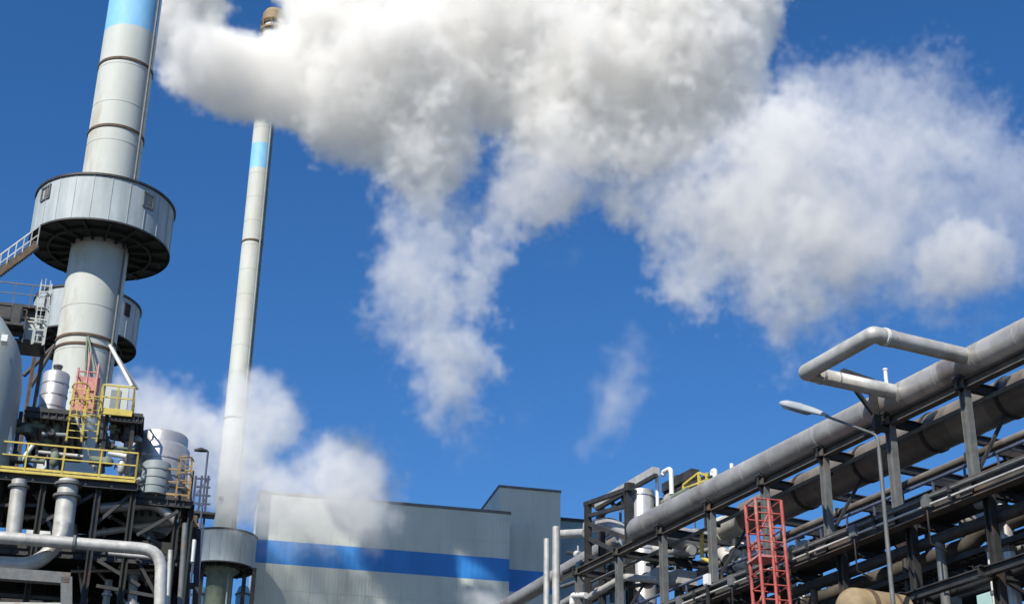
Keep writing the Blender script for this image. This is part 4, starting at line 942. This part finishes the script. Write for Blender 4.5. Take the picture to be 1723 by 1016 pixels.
def steam(name, label, Y, polys, vox, dens, seed, tk=2.2, tmax=7.0, amp=1.2, soft=.8, margin=4.0, fine=1.0, albedo=(.995, .988, .972), aniso=0.0, big=14):
    """polys: [(pixel outline, density weight)] traced at distance Y; thickness grows with distance from the outline"""
    W = [([((p := YP(Y)(*q)).x, p.z) for q in e[0]], *(list(e[1:]) + [1.0, 0.0, tk])[:4]) if len(e) > 2 else ([((p := YP(Y)(*q)).x, p.z) for q in e[0]], e[1], 1.0, 0.0, tk) for e in polys]
    allp = np.array([q for e in W for q in e[0]]); lo = allp.min(0) - margin; hi = allp.max(0) + margin
    nx = int((hi[0] - lo[0]) / vox); nz = int((hi[1] - lo[1]) / vox); ny = int((2 * tmax + margin) / vox)
    hiv = (lo[0] + (nx - 1) * vox, lo[1] + (nz - 1) * vox)
    xs = lo[0] + np.arange(nx) * vox; zs = lo[1] + np.arange(nz) * vox; ys = (np.arange(ny) - (ny - 1) / 2) * vox
    X, Z = np.meshgrid(xs, zs, indexing='ij')
    shp = (nx, ny, nz)
    n1 = noise3(shp, vox, big, .1, 2.35, seed); n2 = noise3(shp, vox, 3.5, .02, 1.65, seed + 1); n3 = noise3(shp, vox, 25, .1, 3.2, seed + 2)
    D = np.zeros(shp, np.float32); yy = ys[None, :, None]
    for po, w, am, of, tk_ in W:
        sd = poly_sdf(X, Z, po)
        th = np.minimum(tmax, tk_ * np.sqrt(np.maximum(sd, 0)) * 1.0 + 0.0)
        # rounded signed distance of the swollen sheet
        th3 = th[:, None, :]; sd3 = sd[:, None, :]
        inner = np.minimum(sd3, (th3 - np.abs(yy)) * .8)
        val = np.where(sd3 > 0, inner, sd3 - np.maximum(np.abs(yy) - .5, 0) * .7)
        val = val + of + am * amp * (n1 * .5 + n2 * .38 - .12 + n3 * .3)
        q = np.clip(val / soft, 0, 1); q = q * q * (3 - 2 * q)
        D = np.maximum(D, q * w)
    D *= np.clip(.8 + .25 * n1 * fine + .2 * n2 * fine, .1, 2)
    e = 3
    for ax in range(3):       # fade to nothing at the domain's faces
        n = shp[ax]; r = np.clip(np.minimum(np.arange(n), n - 1 - np.arange(n)) / e, 0, 1); sh = [1, 1, 1]; sh[ax] = n; D *= r.reshape(sh)
    D[D < .004] = 0
    me = bpy.data.meshes.new(name); N = nx * ny * nz; me.vertices.add(N)
    # cell samples kept as points; the node tree turns them into one volume grid
    P3 = np.empty((nx, ny, nz, 3), np.float32); P3[..., 0] = xs[:, None, None]; P3[..., 1] = (Y + ys)[None, :, None]; P3[..., 2] = zs[None, None, :]
    me.vertices.foreach_set('co', P3.ravel())
    at = me.attributes.new('dens', 'FLOAT', 'POINT'); at.data.foreach_set('value', D.ravel())
    o = bpy.data.objects.new(name, me); col.objects.link(o)
    o['label'] = label; o['category'] = 'steam cloud'; o['kind'] = 'stuff'
    m = bpy.data.materials.new(name + '_vapour'); m.use_nodes = True; t = m.node_tree; t.nodes.clear()
    out = t.nodes.new('ShaderNodeOutputMaterial'); pv = t.nodes.new('ShaderNodeVolumePrincipled'); t.links.new(pv.outputs[0], out.inputs['Volume'])
    pv.inputs['Color'].default_value = (*albedo, 1); pv.inputs['Anisotropy'].default_value = aniso; pv.inputs['Density Attribute'].default_value = ''
    at_ = t.nodes.new('ShaderNodeAttribute'); at_.attribute_name = 'density'
    mu = t.nodes.new('ShaderNodeMath'); mu.operation = 'MULTIPLY'; mu.inputs[1].default_value = dens
    t.links.new(at_.outputs['Fac'], mu.inputs[0]); t.links.new(mu.outputs[0], pv.inputs['Density'])
    ng = bpy.data.node_groups.new(name + '_grid', 'GeometryNodeTree')
    ng.interface.new_socket('Geometry', in_out='INPUT', socket_type='NodeSocketGeometry'); ng.interface.new_socket('Geometry', in_out='OUTPUT', socket_type='NodeSocketGeometry')
    G = ng.nodes; K = ng.links
    gi = G.new('NodeGroupInput'); go = G.new('NodeGroupOutput')
    mn = Vector((xs[0], Y + ys[0], zs[0])); mx = Vector((xs[-1], Y + ys[-1], zs[-1]))
    vc = G.new('GeometryNodeVolumeCube'); vc.inputs['Min'].default_value = mn; vc.inputs['Max'].default_value = mx
    vc.inputs['Resolution X'].default_value = nx; vc.inputs['Resolution Y'].default_value = ny; vc.inputs['Resolution Z'].default_value = nz
    pos = G.new('GeometryNodeInputPosition')
    sub = G.new('ShaderNodeVectorMath'); sub.operation = 'SUBTRACT'; K.new(pos.outputs[0], sub.inputs[0]); sub.inputs[1].default_value = mn
    dv = G.new('ShaderNodeVectorMath'); dv.operation = 'DIVIDE'; K.new(sub.outputs[0], dv.inputs[0])
    dv.inputs[1].default_value = ((mx.x - mn.x) / (nx - 1), (mx.y - mn.y) / (ny - 1), (mx.z - mn.z) / (nz - 1))
    sp = G.new('ShaderNodeSeparateXYZ'); K.new(dv.outputs[0], sp.inputs[0])
    def rnd(sock, n):
        r = G.new('ShaderNodeMath'); r.operation = 'ROUND'; K.new(sock, r.inputs[0])
        a = G.new('ShaderNodeMath'); a.operation = 'MAXIMUM'; K.new(r.outputs[0], a.inputs[0]); a.inputs[1].default_value = 0
        b = G.new('ShaderNodeMath'); b.operation = 'MINIMUM'; K.new(a.outputs[0], b.inputs[0]); b.inputs[1].default_value = n - 1
        return b.outputs[0]
    ix, iy, iz = rnd(sp.outputs[0], nx), rnd(sp.outputs[1], ny), rnd(sp.outputs[2], nz)
    m1 = G.new('ShaderNodeMath'); m1.operation = 'MULTIPLY_ADD'; K.new(ix, m1.inputs[0]); m1.inputs[1].default_value = ny; K.new(iy, m1.inputs[2])
    m2 = G.new('ShaderNodeMath'); m2.operation = 'MULTIPLY_ADD'; K.new(m1.outputs[0], m2.inputs[0]); m2.inputs[1].default_value = nz; K.new(iz, m2.inputs[2])
    si = G.new('GeometryNodeSampleIndex'); si.data_type = 'FLOAT'; si.domain = 'POINT'; K.new(gi.outputs[0], si.inputs['Geometry'])
    na = G.new('GeometryNodeInputNamedAttribute'); na.data_type = 'FLOAT'; na.inputs['Name'].default_value = 'dens'
    K.new(na.outputs[0], si.inputs['Value']); K.new(m2.outputs[0], si.inputs['Index'])
    K.new(si.outputs[0], vc.inputs['Density'])
    sm = G.new('GeometryNodeSetMaterial'); sm.inputs['Material'].default_value = m
    K.new(vc.outputs[0], sm.inputs[0]); K.new(sm.outputs[0], go.inputs[0])
    md = o.modifiers.new('steam_grid', 'NODES'); md.node_group = ng
    me.materials.append(m)
    return o
main_left = [(262, 20), (268, -130), (380, -140), (385, 0), (392, 55), (450, 55), (480, 40), (470, -140), (900, -260), (1310, -200), (1312, 60), (1290, 95), (1330, 150), (1340, 280), (1180, 330),
             (1080, 330), (1000, 345), (900, 330), (860, 380), (790, 370), (700, 340), (650, 300), (600, 265), (530, 245), (500, 215), (430, 185), (350, 180), (300, 150), (268, 100)]
mid_fall = [(660, 300), (790, 300), (860, 330), (900, 370), (850, 440), (820, 520), (812, 620), (800, 680), (760, 700), (710, 670), (690, 600), (640, 545), (632, 430), (655, 380)]
right_thin = [(1290, 110), (1350, 130), (1420, 150), (1560, 150), (1640, 200), (1690, 300), (1740, 340), (1740, 430), (1690, 490), (1560, 480), (1480, 460), (1390, 500), (1330, 565), (1240, 530), (1150, 490), (1100, 430), (1075, 370), (1000, 330), (1100, 250)]
main_a = [(252, 60), (245, 20), (232, -130), (380, -140), (372, 0), (382, 65), (402, 80), (450, 78), (475, 60), (520, 60), (560, 200), (530, 255), (505, 215), (430, 178), (350, 175), (305, 145), (265, 95)]  # left edge stretched out of sight behind the chimney to widen the plume's shadow
main_b = [(478, 30), (500, -140), (900, -260), (1310, -200), (1318, 60), (1300, 95), (1300, 170), (1200, 250), (1080, 290), (980, 300), (900, 260), (850, 225), (805, 205), (790, 290), (740, 350), (690, 345), (650, 300), (600, 265), (530, 250), (490, 200)]
mid_soft = [(850, 200), (1000, 250), (1300, 150), (1400, 240), (1420, 380), (1370, 490), (1320, 550), (1240, 530), (1150, 500), (1100, 440), (1075, 375), (1000, 348), (930, 365), (870, 380)]
fall_a = [(640, 280), (790, 250), (800, 330), (790, 420), (800, 520), (812, 560), (806, 640), (800, 690), (770, 704), (722, 680), (702, 610), (648, 545), (650, 430), (670, 380)]
fall_b = [(850, 250), (960, 320), (900, 370), (860, 440), (830, 520), (815, 600), (740, 590), (750, 480), (790, 400), (820, 320)]
fall_tip = [(712, 500), (815, 480), (806, 620), (800, 685), (775, 700), (732, 680), (712, 610)]
shadow_fill = [(232, -90), (360, -70), (420, -48), (540, -50), (900, -160), (1250, -160), (1250, -330), (232, -330)]  # unseen overhead steam, added so the plume's shadow on the building has no gap
right_thin = [(1290, 110), (1350, 130), (1420, 140), (1560, 130), (1650, 180), (1690, 290), (1745, 330), (1745, 440), (1700, 495), (1560, 495), (1480, 475), (1390, 510), (1330, 575), (1240, 540), (1150, 300)]
right_core = [(1285, 110), (1360, 150), (1420, 210), (1560, 220), (1640, 300), (1560, 360), (1480, 420), (1380, 480), (1330, 550), (1240, 500), (1200, 300)]
right_knot = [(1520, 420), (1600, 375), (1695, 395), (1705, 480), (1600, 500), (1535, 475)]
steam('steam_cloud', 'big white steam plume drifting right from behind the large chimney, falling away in streamers', 98.0,
      [(shadow_fill, 1.0, .5, .6, 3.5), (main_a, 1.0, .7, .7, 3.0), (main_b, .9, .8, .7, 2.8), (mid_soft, .34, 1.5, .9, 2.6), (fall_a, .20, 1.1, .6, 2.0), (fall_b, .36, .9, .5, 1.9), (fall_tip, .45, .6, .4, 1.7), (right_thin, .10, 1.8, 1.0, 2.4), (right_core, .22, 1.3, .6, 2.2), (right_knot, .42, .8, .4, 1.8)], .28, .75, 3, soft=1.05)
steam('steam_wisp', 'narrow faint steam wisp hanging in the blue sky below the big plume', 98.0,
      [([(1018, 600), (1060, 550), (1103, 575), (1068, 670), (1035, 742), (986, 752), (1006, 690)], 1.0, .9, .7, 1.4), ([(750, 700), (800, 695), (825, 760), (770, 785)], .35, 1, .3, 1.3), ([(920, 415), (990, 420), (980, 450), (925, 450)], .35, 1, .4, 1.2), ([(870, 690), (920, 670), (920, 700), (880, 715)], .35, 1, .4, 1.2)], .36, .13, 11, tmax=2.5, amp=.9, soft=2.0, margin=3)
steam('low_steam', 'grey white steam rising around the foot of the slim chimney and across the building', 118.0,
      [([(205, 650), (250, 632), (300, 642), (355, 700), (375, 690), (400, 650), (445, 642), (488, 700), (455, 760), (440, 800), (560, 755), (640, 762), (668, 810), (645, 860), (610, 900), (540, 905), (430, 890), (360, 850), (330, 820), (250, 810), (205, 760)], 1.0, .8, 1.4, 1.9),
       ([(440, 800), (600, 790), (620, 900), (590, 930), (440, 930)], .18, 1.0, 1.0, 1.6),
       ([(790, 1000), (820, 985), (850, 1000), (850, 1030), (790, 1030)], 2.2, .6, .5, 1.2)], .36, .30, 21, tmax=3.4, amp=1.0, soft=1.8, margin=3.0)
